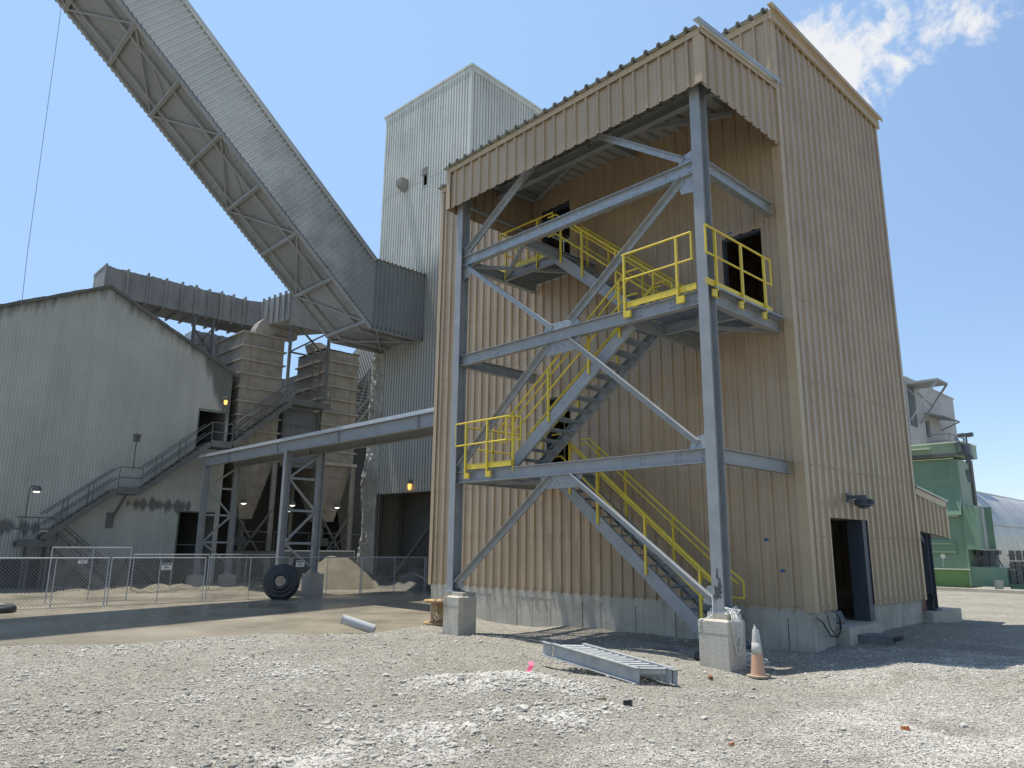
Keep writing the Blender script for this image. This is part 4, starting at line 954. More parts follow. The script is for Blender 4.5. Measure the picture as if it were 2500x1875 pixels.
# --- gabled shed
SX = -32.0; RID = (-4.36, 13.78); E1 = 2.10; E0 = -11.4
def gtop(y): return RID[1]-.505*(y-RID[0]) if y > RID[0] else RID[1]+.479*(y-RID[0])
SH_ = thing('gabled_shed', (-45, -4.4, -.4), 'dust-grey gabled shed with corrugated front and dark doorways at far left', 'shed')
OLDG = mat('dusty_gable', (.46, .463, .425), (.385, .388, .355), .4, .8, 0, .08, 20, streak=(3.0, .4, (.30, .30, .27)))
# darker caked dust hanging under the roof line and over the door heads, with ragged lower edges
nt = OLDG.node_tree; N = nt.nodes; L = nt.links; bs = N['Principled BSDF']; old = bs.inputs['Base Color'].links[0].from_socket
geo = N.new('ShaderNodeNewGeometry'); sp = N.new('ShaderNodeSeparateXYZ'); L.new(geo.outputs['Position'], sp.inputs['Vector'])
def nm(op, a, b_=None):
    x = N.new('ShaderNodeMath'); x.operation = op
    for i, v in enumerate((a, b_)):
        if v is None: continue
        if isinstance(v, (int, float)): x.inputs[i].default_value = v
        else: L.new(v, x.inputs[i])
    return x.outputs[0]
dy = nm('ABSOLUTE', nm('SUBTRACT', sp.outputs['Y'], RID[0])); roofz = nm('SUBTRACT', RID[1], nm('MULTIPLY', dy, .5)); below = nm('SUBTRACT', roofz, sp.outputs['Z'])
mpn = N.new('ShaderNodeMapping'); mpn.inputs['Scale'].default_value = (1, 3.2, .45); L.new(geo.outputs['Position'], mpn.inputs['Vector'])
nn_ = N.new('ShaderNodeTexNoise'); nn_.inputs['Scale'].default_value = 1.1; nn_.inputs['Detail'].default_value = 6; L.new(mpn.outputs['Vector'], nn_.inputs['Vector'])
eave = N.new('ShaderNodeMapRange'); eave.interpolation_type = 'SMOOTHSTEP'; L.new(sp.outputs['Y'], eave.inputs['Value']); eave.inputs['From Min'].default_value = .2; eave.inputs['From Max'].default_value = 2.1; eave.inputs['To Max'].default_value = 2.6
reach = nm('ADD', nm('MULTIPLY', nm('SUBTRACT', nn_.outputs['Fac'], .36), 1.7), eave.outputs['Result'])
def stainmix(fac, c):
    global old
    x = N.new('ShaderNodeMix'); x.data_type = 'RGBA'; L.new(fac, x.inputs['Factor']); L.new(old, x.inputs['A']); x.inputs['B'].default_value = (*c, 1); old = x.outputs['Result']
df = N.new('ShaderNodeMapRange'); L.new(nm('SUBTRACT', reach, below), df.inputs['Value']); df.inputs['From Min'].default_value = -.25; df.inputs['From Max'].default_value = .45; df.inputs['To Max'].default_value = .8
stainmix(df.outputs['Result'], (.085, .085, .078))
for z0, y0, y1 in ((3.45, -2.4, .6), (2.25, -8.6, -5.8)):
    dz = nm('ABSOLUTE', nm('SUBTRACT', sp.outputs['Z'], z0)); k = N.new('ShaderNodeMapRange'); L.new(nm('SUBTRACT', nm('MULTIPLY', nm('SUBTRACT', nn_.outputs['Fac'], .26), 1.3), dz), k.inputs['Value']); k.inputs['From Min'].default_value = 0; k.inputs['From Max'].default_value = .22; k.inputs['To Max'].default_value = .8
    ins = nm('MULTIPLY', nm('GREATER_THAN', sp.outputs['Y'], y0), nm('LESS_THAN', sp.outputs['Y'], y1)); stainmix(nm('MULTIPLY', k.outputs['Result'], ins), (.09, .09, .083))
L.new(old, bs.inputs['Base Color'])
holes = [(.55, 1.90, 6.42, 8.42), (.10, 1.85, -1, 3.16), (-10.2, -8.34, .6, 3.42)]
q = MB(); cuts = sorted(set([E0, RID[0], E1]+[h[0] for h in holes]+[h[1] for h in holes])); lv = [-.6, 5.36, 8.45]
for a, b_ in zip(cuts, cuts[1:]):
    z = -.6
    for h in sorted([h for h in holes if h[0] < (a+b_)/2 < h[1]], key=lambda h: h[2])+[None]:
        ztop = (lambda t: gtop(t)) if h is None else h[2]
        tz = 99 if h is None else h[2]
        for i, l0 in enumerate(lv):
            l1 = lv[i+1] if i+1 < len(lv) else None
            lo = max(z, l0)
            if l1 is None:
                if h is None: q.rib((SX, 0, 0), (0,1,0), (1,0,0), R_OLD, .13, a, b_, lo-.04, gtop, out=.005*i)
                elif tz > lo: q.rib((SX, 0, 0), (0,1,0), (1,0,0), R_OLD, .13, a, b_, lo-.04, tz, out=.005*i)
            else:
                hi_ = min(l1, tz)
                if hi_ > lo: q.rib((SX, 0, 0), (0,1,0), (1,0,0), R_OLD, .13, a, b_, lo-(.04 if i else 0), hi_, out=.005*i)
        if h: z = h[3]
q.build('wall', OLDG, SH_)
q = MB(); q.rib((SX, E1, 0), (-1,0,0), (0,1,0), R_OLD, .13, 0, 26, -.6, gtop(E1)); q.build('wall', OLD, SH_)
q = MB(); q.rib((SX-26, E0, 0), (1,0,0), (0,-1,0), R_OLD, .13, 0, 26, -.6, gtop(E0)); q.build('wall', OLD, SH_)
q = MB(); q.poly([(SX-26, E0, -.6), (SX-26, E1, -.6), (SX-26, E1, gtop(E1)), (SX-26, *RID), (SX-26, E0, gtop(E0))]); q.build('wall', OLD, SH_)
q = MB()
for ya, yb in ((E0-.25, RID[0]), (RID[0], E1+.28)):
    n_ = 14
    for k in range(n_):
        y0, y1 = ya+(yb-ya)*k/n_, ya+(yb-ya)*(k+1)/n_; j0 = .02*math.sin(k*1.9); 
        q.hexa([(SX-26, y0, gtop(y0)), (SX+.18+j0, y0, gtop(y0)), (SX+.18-j0*.5, y1, gtop(y1)), (SX-26, y1, gtop(y1)), (SX-26, y0, gtop(y0)+.16), (SX+.18+j0, y0, gtop(y0)+.16+j0), (SX+.18-j0*.5, y1, gtop(y1)+.16), (SX-26, y1, gtop(y1)+.16)])
q.build('roof', mat('caked_roof', (.10, .10, .09), (.15, .145, .13), 1.5, .95, 0, .5, 8), SH_)
for (y0, y1, z0, z1) in holes:
    q = MB(); z0 = max(z0, -.5)
    q.box(SX-.1, SX+.035, y0-.06, y0, z0, z1+.06); q.box(SX-.1, SX+.035, y0, y1, z1, z1+.06); q.build('door_frame', DSTEEL, SH_)
q = MB(); q.box(SX-.32, SX-.26, .1, 1.85, 1.55, 1.60); q.build('crossbar', DSTEEL, SH_)
q = MB(); q.box(SX-.2, SX+.12, E0, .04, -.6, .92); q.build('base_band', mat('dark_base_band', (.05, .05, .052), (.075, .075, .075), 1.5, .9), SH_)  # near-black box along the foot of the shed front
q = MB(); q.box(SX-25.9, SX-.1, E0+.1, E1-.1, -.55, -.42); q.build('floor_slab', DARKOLD, SH_)
# --- stairs up the front of the shed
SS = thing('shed_stairs', (-31.3, -1, -.3), 'long grey steel stair climbing across the shed front past two landings', 'staircase')
X0, X1 = -31.75, -30.95
def dflight(ya, za, yb, zb, posts, T=SS):
    for x in (X0, X1): q = MB(); q.bar((x, ya, za-.1), (x, yb, zb-.1), .06, .24); q.build('stringer', DSTEEL, T)
    n_ = max(3, int(abs(zb-za)/.22)); first = None
    for k in range(n_):
        y = ya+(yb-ya)*(k+.5)/n_; z = za+(zb-za)*(k+.5)/n_
        if k == 0: q = MB(); q.box(X0+.03, X1-.03, y-.12, y+.12, z-.02, z+.02); first = q.build('tread', DSTEEL, T); y_, z_ = y, z
        else: copy_part(first, T, (0, y-y_, z-z_))
    for x in (X0, X1):
        for h in (1.0, .52): q = MB(); q.tube([(x, ya, za+h), (x, yb, zb+h)], .024, 6); q.build('handrail', DSTEEL, T)
        for f_ in posts: q = MB(); y = ya+(yb-ya)*f_; z = za+(zb-za)*f_; q.tube([(x, y, z-.1), (x, y, z+1.0)], .022, 6); q.build('post', DSTEEL, T)
def dland(y0, y1, z, T=SS, sides=('x1',), legs=()):
    q = MB(); q.box(X0, X1, y0, y1, z-.06, z); q.box(X1-.02, X1+.03, y0-.02, y1+.02, z-.24, z+.08); q.box(X0-.03, X0+.02, y0-.02, y1+.02, z-.24, z+.02); q.build('landing', DSTEEL, T)
    for h in (1.0, .52):
        pts = [(X1, y0, z+h), (X1, y1, z+h)]
        if 'y0' in sides: pts = [(X0, y0, z+h)]+pts
        if 'y1' in sides: pts = pts+[(X0, y1, z+h)]
        q = MB(); q.tube(pts, .024, 6); q.build('handrail', DSTEEL, T)
    n_ = max(2, int((y1-y0)/.55)+1)
    for k in range(n_): q = MB(); y = y0+(y1-y0)*k/(n_-1); q.tube([(X1, y, z-.1), (X1, y, z+1.0)], .022, 6); q.build('post', DSTEEL, T)
    for y in legs: 
        for x in (X0, X1): q = MB(); q.bar((x, y, -.6), (x, y, z-.06), .1, .1, (0,1,0)); q.build('leg', DSTEEL, T)
dland(-6.75, -5.45, 1.66, sides=('y0',), legs=(-6.3, -5.6)); dflight(-5.4, 1.66, -3.0, -.36, (.1, .45, .9))
dflight(-5.9, 1.85, -3.2, 4.06, (.3, .65)); dland(-3.15, -2.15, 4.08); dflight(-2.1, 4.12, .85, 6.66, (.25, .6))
dland(.9, 1.95, 6.68); dflight(2.0, 6.72, 5.15, 9.44, (.2, .55, .85)); dland(5.2, 7.45, 9.45, sides=('y1',))
q = MB(); q.box(-31.0, -30.93, -5.95, -5.38, 2.05, 2.13); q.build('warning_board', mat('pale_board', (.40, .28, .2), None, 1, .7), SS)
for y, z0, z1 in ((-2.65, .9, 4.0),): q = MB(); q.bar((SX+.04, y-.35, 2.7), (-31.2, y, 3.9), .09, .09); q.bar((SX+.05, y-.4, 2.3), (SX+.05, y-.4, 3.0), .3, .12); q.build('bracket', DSTEEL, SS)
# lamps on poles
def polelamp(y, z0, z1, lab, kind):
    T = thing('pole_lamp', (-30.95, y, z0), lab, 'lamp', 'lamps along the shed stairs'); x = -30.9
    q = MB()
    if kind == 'arm': q.tube([(x, y, z0), (x, y, z1-.12), (x, y+.05, z1), (x, y+.2, z1)], .028, 8)
    else: q.tube([(x, y, z0), (x, y, z1+.05)], .028, 8)
    q.build('pole', DSTEEL, T)
    yl = y+.27 if kind == 'arm' else (y-.09 if kind != 'cage' else y)
    if kind == 'arm':
        q = MB(); q.lathe((x, yl, z1-.22), [(0, .24), (.08, .24), (.17, .15), (.19, .05), (.15, 0)], 16); q.build('shade', DSTEEL, T)
        q = MB(); q.lathe((x, yl, z1-.26), [(0, -.02), (.11, .0), (.14, .04)], 16); q.build('bulb', LAMPON, T, True)
    elif kind == 'cage':
        q = MB(); q.lathe((x, yl, z1-.3), [(0, .42), (.2, .32), (.2, .28), (.12, .26), (.11, .1), (.14, .08), (.13, 0), (0, 0)], 14)
        for k in range(3): torus(q, (x, yl, z1-.08-.07*k), .15, .015, (0,0,1), 16, 6)
        q.build('shade', DSTEEL, T)
    else:
        q = MB(); q.lathe((x, yl, z1-.12), [(0, .2), (.13, .16), (.15, .05), (.09, 0)], 14); q.build('shade', DSTEEL, T)
        q = MB(); q.lathe((x, yl, z1-.36), [(0, 0), (.07, .03), (.09, .13), (.08, .24)], 14); q.build('bulb', LAMPOR, T, True)
polelamp(-6.62, 2.6, 3.98, 'lit white pole lamp with curved arm at the lowest shed stair landing', 'arm')
polelamp(-2.62, 5.0, 6.6, 'unlit caged pole lamp standing on the middle shed stair landing', 'cage')
polelamp(1.50, 6.7, 9.0, 'lit orange pole lamp on the upper landing by the shed eave', 'bulb')
# --- dust collectors on legs
def baghouse(y0, y1, lab, zb):
    T = thing('dust_collector', (-33.8, (y0+y1)/2, -.4), lab, 'dust collector', 'ribbed dust collectors on legs'); x0, x1 = -35.5, -32.05; zt = 13.05
    q = MB(); q.box(x0, x1, y0+.03, y1-.03, zb, zt); q.build('casing', BAG, T)
    z = zb+.02; k = 0
    while z < zt+.05:
        q = MB(); d_ = .13 if k else .18; q.box(x0-d_, x1+d_, y0-d_+.03, y1+d_-.03, z, z+.07+(.1 if k == 0 else 0)); q.build('stiffener', BAGT, T); z += .775; k += 1
    q = MB(); nn2 = 12; base_z = zt
    vs = []
    for i in range(nn2+1):
        for j in range(nn2+1):
            fx_, fy_ = i/nn2, j/nn2; ed = min(fx_, 1-fx_, fy_, 1-fy_); vs.append((x0-.06+(x1-x0+.12)*fx_, y0-.06+(y1-y0+.12)*fy_, zt+.05+.12*min(1, ed*6)+random.uniform(-.03, .03)))
    i0 = len(q.v); q.v += vs
    for i in range(nn2):
        for j in range(nn2): a = i0+i*(nn2+1)+j; q.f.append((a, a+nn2+1, a+nn2+2, a+1))
    q.build('dust_cap', DUST, T, True)
    ym = (y0+y1)/2; xm = (x0+x1)/2; q = MB(); w_ = .34; zt2, zb2 = zb, 2.95
    a = [(x0+.05, y0+.08, zt2), (x1-.05, y0+.08, zt2), (x1-.05, y1-.08, zt2), (x0+.05, y1-.08, zt2)]; b_ = [(xm-w_, ym-w_, zb2), (xm+w_+.9, ym-w_, zb2), (xm+w_+.9, ym+w_, zb2), (xm-w_, ym+w_, zb2)]
    q.hexa(b_+a)
    for f_ in (.2, .4, .6, .8):
        c = [tuple(V3(p).lerp(V3(r_), f_)) for p, r_ in zip(b_, a)]
        for i_ in range(4): q.bar(c[i_], c[(i_+1) % 4], .07, .07)
    q.build('hopper', BAG, T)
    q = MB(); q.lathe((xm+.45, ym, 2.0), [(.16, 0), (.16, .6), (.3, .65), (.3, .95)], 14); q.box(xm+.1, xm+.8, ym-.35, ym+.35, 1.55, 2.0); q.build('valve', DSTEEL, T)
    for x in (x1+.06, x0-.02):
        for y in (y0+.3, y1-.05): q = MB(); q.ibeam((x, y, -.6), (x, y, zb), .22, .2, upv=(0,1,0)); q.build('leg', BAGT, T)
    for (ya, za, yb, zb_) in ((y0+.3, .4, y1-.05, 3.4), (y0+.3, 3.4, y1-.05, .4)):
        q = MB(); q.bar((x1+.05, ya, za), (x1+.05, yb, zb_), .1, .1, (1,0,0)); q.build('brace', DSTEEL, T)
    return T
baghouse(2.52, 4.95, 'left ribbed dust collector with hopper on legs beside the shed eave', 6.05)
T2 = baghouse(7.54, 9.88, 'right ribbed dust collector with hopper on legs, rust-streaked, beside the grey tower', 6.15)
q = MB()
for y in (7.35, 6.9): q.tube([(-32.3, y, 9.5), (-32.3, y, 13.1)], .03, 6)
for k in range(12): q.tube([(-32.3, 6.9, 9.7+.28*k), (-32.3, 7.35, 9.7+.28*k)], .018, 5)
tag(q.build('ladder', DSTEEL), 'steel ladder rising from the top stair landing between the dust collectors', 'ladder')
# screen panel between them
T = thing('steel_cabinet', (-32.3, 6.3, 6.0), 'blue-grey steel panel cabinet between the two dust collectors', 'cabinet')
q = MB(); q.box(-33.0, -32.15, 5.25, 7.42, 5.9, 9.2); q.build('case', mat('blue_grey_panel', (.15, .165, .175), (.12, .13, .14), 1.5, .6, streak=(7, .6, (.23, .23, .22))), T)
for z in (6.1, 7.2, 8.2, 9.1): q = MB(); q.box(-32.15, -32.08, 5.2, 7.47, z, z+.1); q.build('rail', DSTEEL, T)
for y in (5.2, 7.36): q = MB(); q.box(-32.16, -32.05, y, y+.1, 5.9, 9.25); q.build('upright', DSTEEL, T)
# low platform rails and lights under the hoppers
T = thing('valve_platform', (-31.8, 6, 1.2), 'low steel platform with railings under the dust collector hoppers', 'platform')
q = MB(); q.box(-33.2, -31.7, 2.9, 10, 1.1, 1.2); q.box(-31.72, -31.66, 2.9, 10, 1.0, 1.28); q.build('deck', DSTEEL, T)
for a, b_ in ((3.1, 4.65), (5.05, 7.1), (7.55, 8.8)):
    q = MB(); q.tube([(-31.7, a, 1.2), (-31.7, a, 2.27), (-31.7, b_, 2.27), (-31.7, b_, 1.2)], .024, 6); q.build('railing', DSTEEL, T); q = MB(); q.tube([(-31.7, a, 1.75), (-31.7, b_, 1.75)], .02, 6); q.build('railing', DSTEEL, T)
q = MB(); q.bar((-31.6, 7.6, .0), (-31.6, 9.0, 1.2), .05, .2); q.bar((-30.9, 7.6, .0), (-30.9, 9.0, 1.2), .05, .2); q.tube([(-30.9, 7.6, 1.0), (-30.9, 9.0, 2.2), (-30.9, 9.9, 2.25)], .024, 6); q.build('steps', DSTEEL, T)
for x, y, z, lab in ((-32.0, 3.33, 3.72, 'lit lamp under the left dust collector hopper'), (-32.0, 6.12, 3.74, 'lit lamp hanging midway between the two hoppers, the upper of two'), (-33.4, 6.66, 3.50, 'lit lamp hanging midway between the two hoppers, the lower of two'), (-32.0, 8.94, 3.74, 'lit lamp under the right dust collector hopper')):
    T = thing('work_lamp', (x, y, z), lab, 'lamp', 'lit work lamps under the hoppers')
    q = MB(); q.lathe((x, y, z), [(0, .26), (.1, .25), (.17, .12), (.18, .02)], 14); q.tube([(x, y, z+.24), (x, y, z+.9)], .02, 5); q.build('shade', DSTEEL, T)
    q = MB(); q.lathe((x, y, z), [(0, -.05), (.1, -.02), (.16, .03), (0, .04)], 14); q.build('bulb', LAMPON, T, True)
# --- annex added behind the hoppers, its shade put into the dark colour
AN = thing('shade_annex', (-41, 9, -.4), 'dark building wall added behind the dust collectors to make shade', 'building')
q = MB(); q.box(-46, -36.6, 2.4, 20, -.6, 9.0); q.build('wall', DARKOLD, AN); q = MB(); q.box(-46.2, -36.4, 2.3, 20.2, 9.0, 9.2); q.build('roof', DARKOLD, AN)
q = MB(); q.box(-47, -37.6, 12.0, 22, 9.25, 14.2); q.build('wall', DARKOLD, AN)
q = MB(); q.box(-36.58, -33.4, 10.6, 12.4, -.6, 5.6); q.build('bay', DARKOLD, AN)
q = MB(); q.tube([(-31.9, 12.3, 4.9), (-31.9, 10.9, 4.8), (-31.9, 10.45, 4.6), (-31.9, 10.45, 3.7), (-31.9, 10.6, 3.4), (-31.9, 10.85, 3.38)], .09, 10)
tag(q.build('pipe', mat('dark_pipe', (.11, .115, .115), None, 1, .7)), 'bent dark pipe on the shaded wall left of the grey tower', 'pipe')
# --- big ribbed duct over the shed roof
T = thing('ribbed_duct', (-34, 0, 14), 'long grey ribbed duct running over the shed roof to an elbow', 'duct')
DX0, DX1, DZ0, DZ1 = -36.6, -34.5, 14.2, 15.72
q = MB(); q.box(DX0, DX1, -4.1, 3.5, DZ0, DZ1); q.build('casing', DUCT, T)
q = MB(); q.hexa([(DX0, 3.5, DZ0),(DX1, 3.5, DZ0),(DX1+.3, 4.25, DZ0),(DX0, 5.6, DZ0),(DX0, 3.5, DZ1),(DX1, 3.5, DZ1),(DX1+.3, 4.25, DZ1),(DX0, 5.6, DZ1)]); q.build('elbow', DUCT, T)
q = MB(); q.hexa([(DX1+.3, 4.25, DZ0),(-30.4, 4.35, 13.85),(-30.4, 6.9, 13.55),(-35, 6.4, DZ0),(DX1+.3, 4.25, DZ1),(-30.4, 4.35, 15.42),(-30.4, 6.9, 15.2),(-35, 6.4, DZ1)]); q.build('casing', DUCT, T)
for y in (-4.12, -3.05, -2.05, -1.1, -.25, .5, 1.25, 1.95, 2.65, 3.35):
    q = MB(); q.box(DX1, DX1+.16, y, y+.09, DZ0-.05, DZ1+.10+random.uniform(-.02, .05)); q.box(DX0-.1, DX1, y, y+.09, DZ0-.12, DZ0); q.box(DX0-.1, DX1, y, y+.09, DZ1, DZ1+.1); q.build('stiffener', DUCT, T)
for x, s_ in ((-33.9, 0), (-33.2, .06), (-32.5, .1), (-31.8, .16), (-31.1, .22), (-30.5, .28)):
    q = MB(); q.box(x, x+.07, 4.22, 4.36, DZ0-s_-.05, DZ1-s_+.13); q.build('stiffener', DUCT, T)
q = MB(); q.box(-30.4, -30.3, 4.35, 6.95, 13.5, 15.45); q.bar((-30.26, 4.6, 15.0), (-30.26, 6.9, 14.75), .05, .08); q.build('end_flange', DUCT, T)
q = MB()
for i in range(40): y = -4+7.3*i/40; q.box(DX0+.1+random.random(), DX1-random.random()*.4, y, y+.2, DZ1, DZ1+.03+.08*random.random())
q.build('dust_cap', DUST, T)
for (x, y, z0) in ((-30.5, 4.5, 10.0), (-30.5, 6.85, 9.6), (-34.6, .7, 11.0), (-34.6, 1.75, 11.0)):
    q = MB(); q.bar((x, y, z0), (x, y, 14.2), .14, .14, (0,1,0)); q.build('leg', DSTEEL, T)
for p, r_ in (((-30.5, 4.5, 13.9), (-30.5, 6.85, 12.0)), ((-30.5, 4.5, 12.0), (-30.5, 6.85, 13.6)), ((-30.5, 4.5, 12.0), (-30.5, 6.85, 12.0)), ((-34.6, .7, 12.0), (-34.6, 1.75, 13.6)), ((-34.6, .7, 13.4), (-34.6, 1.75, 12.2))):
    q = MB(); q.bar(p, r_, .09, .09, (1,0,0)); q.build('brace', DSTEEL, T)
def elbow(yc, zc, R0, R1, x0, x1, lab, a0=180, a1=60, tail=1.0):
    T = thing('gooseneck_duct', (x0, yc, zc), lab, 'duct', 'curved ducts on the dust collectors'); q = MB(); n_ = 12; rings = []
    for i in range(n_+1):
        a = math.radians(a0+(a1-a0)*i/n_); rings.append([(x0, yc+R1*math.cos(a), zc+R1*math.sin(a)), (x1, yc+R1*math.cos(a), zc+R1*math.sin(a)), (x1, yc+R0*math.cos(a), zc+R0*math.sin(a)), (x0, yc+R0*math.cos(a), zc+R0*math.sin(a))])
    t = math.radians(a1-90); rings.append([(p[0], p[1]+tail*math.cos(t), p[2]+tail*math.sin(t)) for p in rings[-1]])
    for r_ in rings: q.v += r_
    for i in range(len(rings)-1):
        for k in range(4): a = i*4; q.f.append((a+k, a+(k+1) % 4, a+4+(k+1) % 4, a+4+k))
    q.f.append((3, 2, 1, 0)); q.f.append(tuple(range(len(q.v)-4, len(q.v)))); q.build('casing', BAGT, T)
    q = MB()
    for i in range(n_): 
        a = rings[i]; b_ = rings[i+1]; o_ = .03+.05*random.random()
        q.hexa([a[0], a[1], b_[1], b_[0]]+[tuple(V3(p)+V3((0,0,o_))) for p in (a[0], a[1], b_[1], b_[0])])
    q.build('dust_cap', DUST, T)
elbow(4.95, 13.3, .35, 1.35, -34.0, -33.1, 'curved dusty duct arching off the top of the left dust collector', 180, 85, 1.2)
elbow(8.0, 12.3, .3, 1.5, -34.6, -33.7, 'curved dusty duct behind the elbow support, bending down toward the right dust collector', 110, 0, .4)
# corrugated housing seen past the duct legs
q = MB(); q.rib((-38.2, 1.9, 0), (0,1,0), (1,0,0), [(0,0),(.15,0),(.2,.12),(.4,.12),(.45,0),(.5,0)], .5, 0, 3.2, 11.0, 14.3); q.box(-39.5, -38.25, 1.9, 5.1, 10, 14.3)
tag(q.build('roof_housing', mat('pale_ribbed', (.36, .37, .37), (.25, .25, .25), 2, .5, .3)), 'pale vertical-ribbed housing on the roof behind the duct legs', 'housing')
# --- steel trestle coming off the tan building
T = thing('trestle', (-21, 1.2, -.3), 'grey-blue steel trestle bridge on braced column pairs left of the tan building', 'trestle')
for y, z1 in ((.5, 5.80), (2.0, 5.86)):
    q = MB(); q.ibeam((-30.25, y, z1-.225), (-11.4, y, z1-.225), .45, .22); 
    for k in range(4): x = -27.5+k*4.9; q.bar((x, y-.09, z1-.225), (x, y-.03, z1-.225), .012, .40)
    q.build('girder', STEEL, T)
q = MB(); q.bar((-31.4, .37, 5.865), (-11.4, .37, 5.865), .02, .13); q.box(-31.4, -11.4, .38, 2.1, 5.90, 5.93)
for k in range(60): x = -31.2+k*.33; q.bar((x, .36, 5.84), (x, .35, 5.84), .03, .03)
q.build('deck_edge', GALV2, T)
for x in (-30.1, -21.72):
    for y in (.5, 2.0):
        q = MB(); q.ibeam((x, y, .55 if x > -25 else .2), (x, y, 5.42), .26, .22, upv=(0,1,0)); q.build('column', STEEL, T)
        q = MB(); q.box(x-.32, x+.32, y-.32, y+.32, -.7, .5 if x > -25 else .15); q.box(x-.18, x+.18, y-.18, y+.18, .5 if x > -25 else .15, .56 if x > -25 else .21); q.build('footing', CONC, T)
    zs = [.75, 1.7, 3.0, 4.3, 5.3]
    for k, (a, b_) in enumerate(zip(zs, zs[1:])):
        q = MB(); ya, yb = (.6, 1.9) if k % 2 else (1.9, .6); q.bar((x, ya, a), (x, yb, b_), .08, .08, (1,0,0)); q.build('brace', STEEL, T)
        if k: q = MB(); q.bar((x, .6, a), (x, 1.9, a), .07, .09, (0,0,1)); q.build('brace', STEEL, T)
# --- inclined conveyor gallery
CV = thing('conveyor_gallery', (-23, 5, 11.3), 'huge inclined grey corrugated conveyor gallery descending into the grey tower', 'conveyor')
CXL, CXR, YK, ZK, SLP, CH = -24.8, -21.3, 3.85, 11.25, .872, 3.35
YT = -16.0
CVM = mat('gallery_siding', (.56, .56, .525), (.47, .47, .44), .35, .6, .05, .08, 15)
nt = CVM.node_tree; N = nt.nodes; L = nt.links; bs = N['Principled BSDF']; old = bs.inputs['Base Color'].links[0].from_socket
geo = N.new('ShaderNodeNewGeometry'); sp = N.new('ShaderNodeSeparateXYZ'); L.new(geo.outputs['Position'], sp.inputs['Vector'])
nn_ = N.new('ShaderNodeTexNoise'); nn_.inputs['Scale'].default_value = .9; nn_.inputs['Detail'].default_value = 7; L.new(geo.outputs['Position'], nn_.inputs['Vector'])
# dust thickens toward the low end of the gallery
dl = N.new('ShaderNodeMapRange'); L.new(nm('ADD', sp.outputs['Y'], nm('MULTIPLY', nn_.outputs['Fac'], 9.0)), dl.inputs['Value']); dl.inputs['From Min'].default_value = 2.0; dl.inputs['From Max'].default_value = 7.5; dl.inputs['To Max'].default_value = .9
stainmix(dl.outputs['Result'], (.205, .208, .195))
L.new(old, bs.inputs['Base Color'])
cz_ = lambda y: ZK+SLP*(YK-y) if y < YK else ZK
d = V3((0, -1, SLP)).normalized(); Lc = (YK-YT)*math.sqrt(1+SLP*SLP)
R_CV = [(0,0),(.10,0),(.13,.06),(.20,.06),(.23,0),(.235,0)]
h0 = .10; HP = CH*abs(d.y)
q = MB(); u_ = V3((0, SLP, 1)).normalized(); top_ = lambda t: max(h0+.001, min(HP, t/SLP)); q.rib((CXR, YK, ZK), tuple(d), (1,0,0), R_CV, .235, h0*SLP, Lc, lambda t: h0, top_, up=tuple(u_)); 
q.build('side_wall', CVM, CV)
q = MB(); q.rib((CXR, YK, ZK), (0,1,0), (1,0,0), R_CV, .235, 0, 3.4, .02, CH+.05); q.build('side_wall', mat('gallery_dusted', (.19, .20, .19), (.155, .16, .152), .5, .85, 0, .15, 9), CV)
q = MB(); q.rib((CXL, YK, ZK), tuple(d), (-1,0,0), R_CV, .235, h0*SLP, Lc, lambda t: h0-.12, top_, up=tuple(u_)); q.rib((CXL, YK, ZK), (0,1,0), (-1,0,0), R_CV, .235, 0, 3.4, .02, CH); q.build('side_wall', CVM, CV)
q = MB(); u_ = V3((0, SLP, 1)).normalized()
q.rib((CXL-.1, YK, ZK+CH), (0, d.y, d.z), (0,0,1), R_CV, .235, 0, Lc, 0, CXR-CXL+.22, up=(1,0,0)); q.rib((CXL-.1, YK, ZK+CH), (0,1,0), (0,0,1), R_CV, .235, 0, 3.4, 0, CXR-CXL+.22, up=(1,0,0)); q.build('roof', CVM, CV)
q = MB(); q.bar((CXR+.08, YK, ZK+CH-.06), (CXR+.08, YT, cz_(YT)+CH-.06), .05, .22); q.build('eave_trim', CVM, CV)
q = MB(); o_ = .16; q.hexa([(CXL, YK, ZK+o_),(CXR, YK, ZK+o_),(CXR, YT, cz_(YT)+o_),(CXL, YT, cz_(YT)+o_),(CXL, YK, ZK+o_+.05),(CXR, YK, ZK+o_+.05),(CXR, YT, cz_(YT)+o_+.05),(CXL, YT, cz_(YT)+o_+.05)]); q.box(CXL, CXR, YK+.01, 7.2, ZK+.16, ZK+.2); q.build('floor', mat('gallery_floor', (.25, .265, .275), (.18, .192, .2), .45, .8), CV)
TRM = mat('gallery_steel', (.30, .31, .31), (.24, .25, .25), 1, .75)
for x in (CXL+.08, CXR-.06, CXL+.85, CXR-.85):
    q = MB(); w_ = .12 if x in (CXL+.08, CXR-.06) else .08; q.bar((x, YK, ZK+.06), (x, YT, cz_(YT)+.06), w_, .14); q.bar((x, YK, ZK+.06), (x, 7.1, ZK+.06), w_, .14); q.build('chord', TRM, CV)
ny_ = 11; ystep = 1.80
for k in range(ny_):
    y = 3.55-k*ystep; z = cz_(y)+.02; q = MB(); q.bar((CXL+.1, y, z), (CXR-.03, y, z), .15, .14); q.build('crossbar', TRM, CV)
    if k < ny_-1:
        y2 = y-ystep; z2 = cz_(y2)+.02; q = MB(); a, b_ = (CXL+.1, CXR-.1) if k % 2 else (CXR-.1, CXL+.1)
        q.bar((a, y, z), (b_, y2, z2), .07, .07); q.build('diagonal', TRM, CV)
        q = MB(); m_ = (CXL+CXR)/2; q.bar((m_, y, z+.12), (b_, y2, z2+.12), .045, .045); q.build('diagonal', TRM, CV)
q = MB()
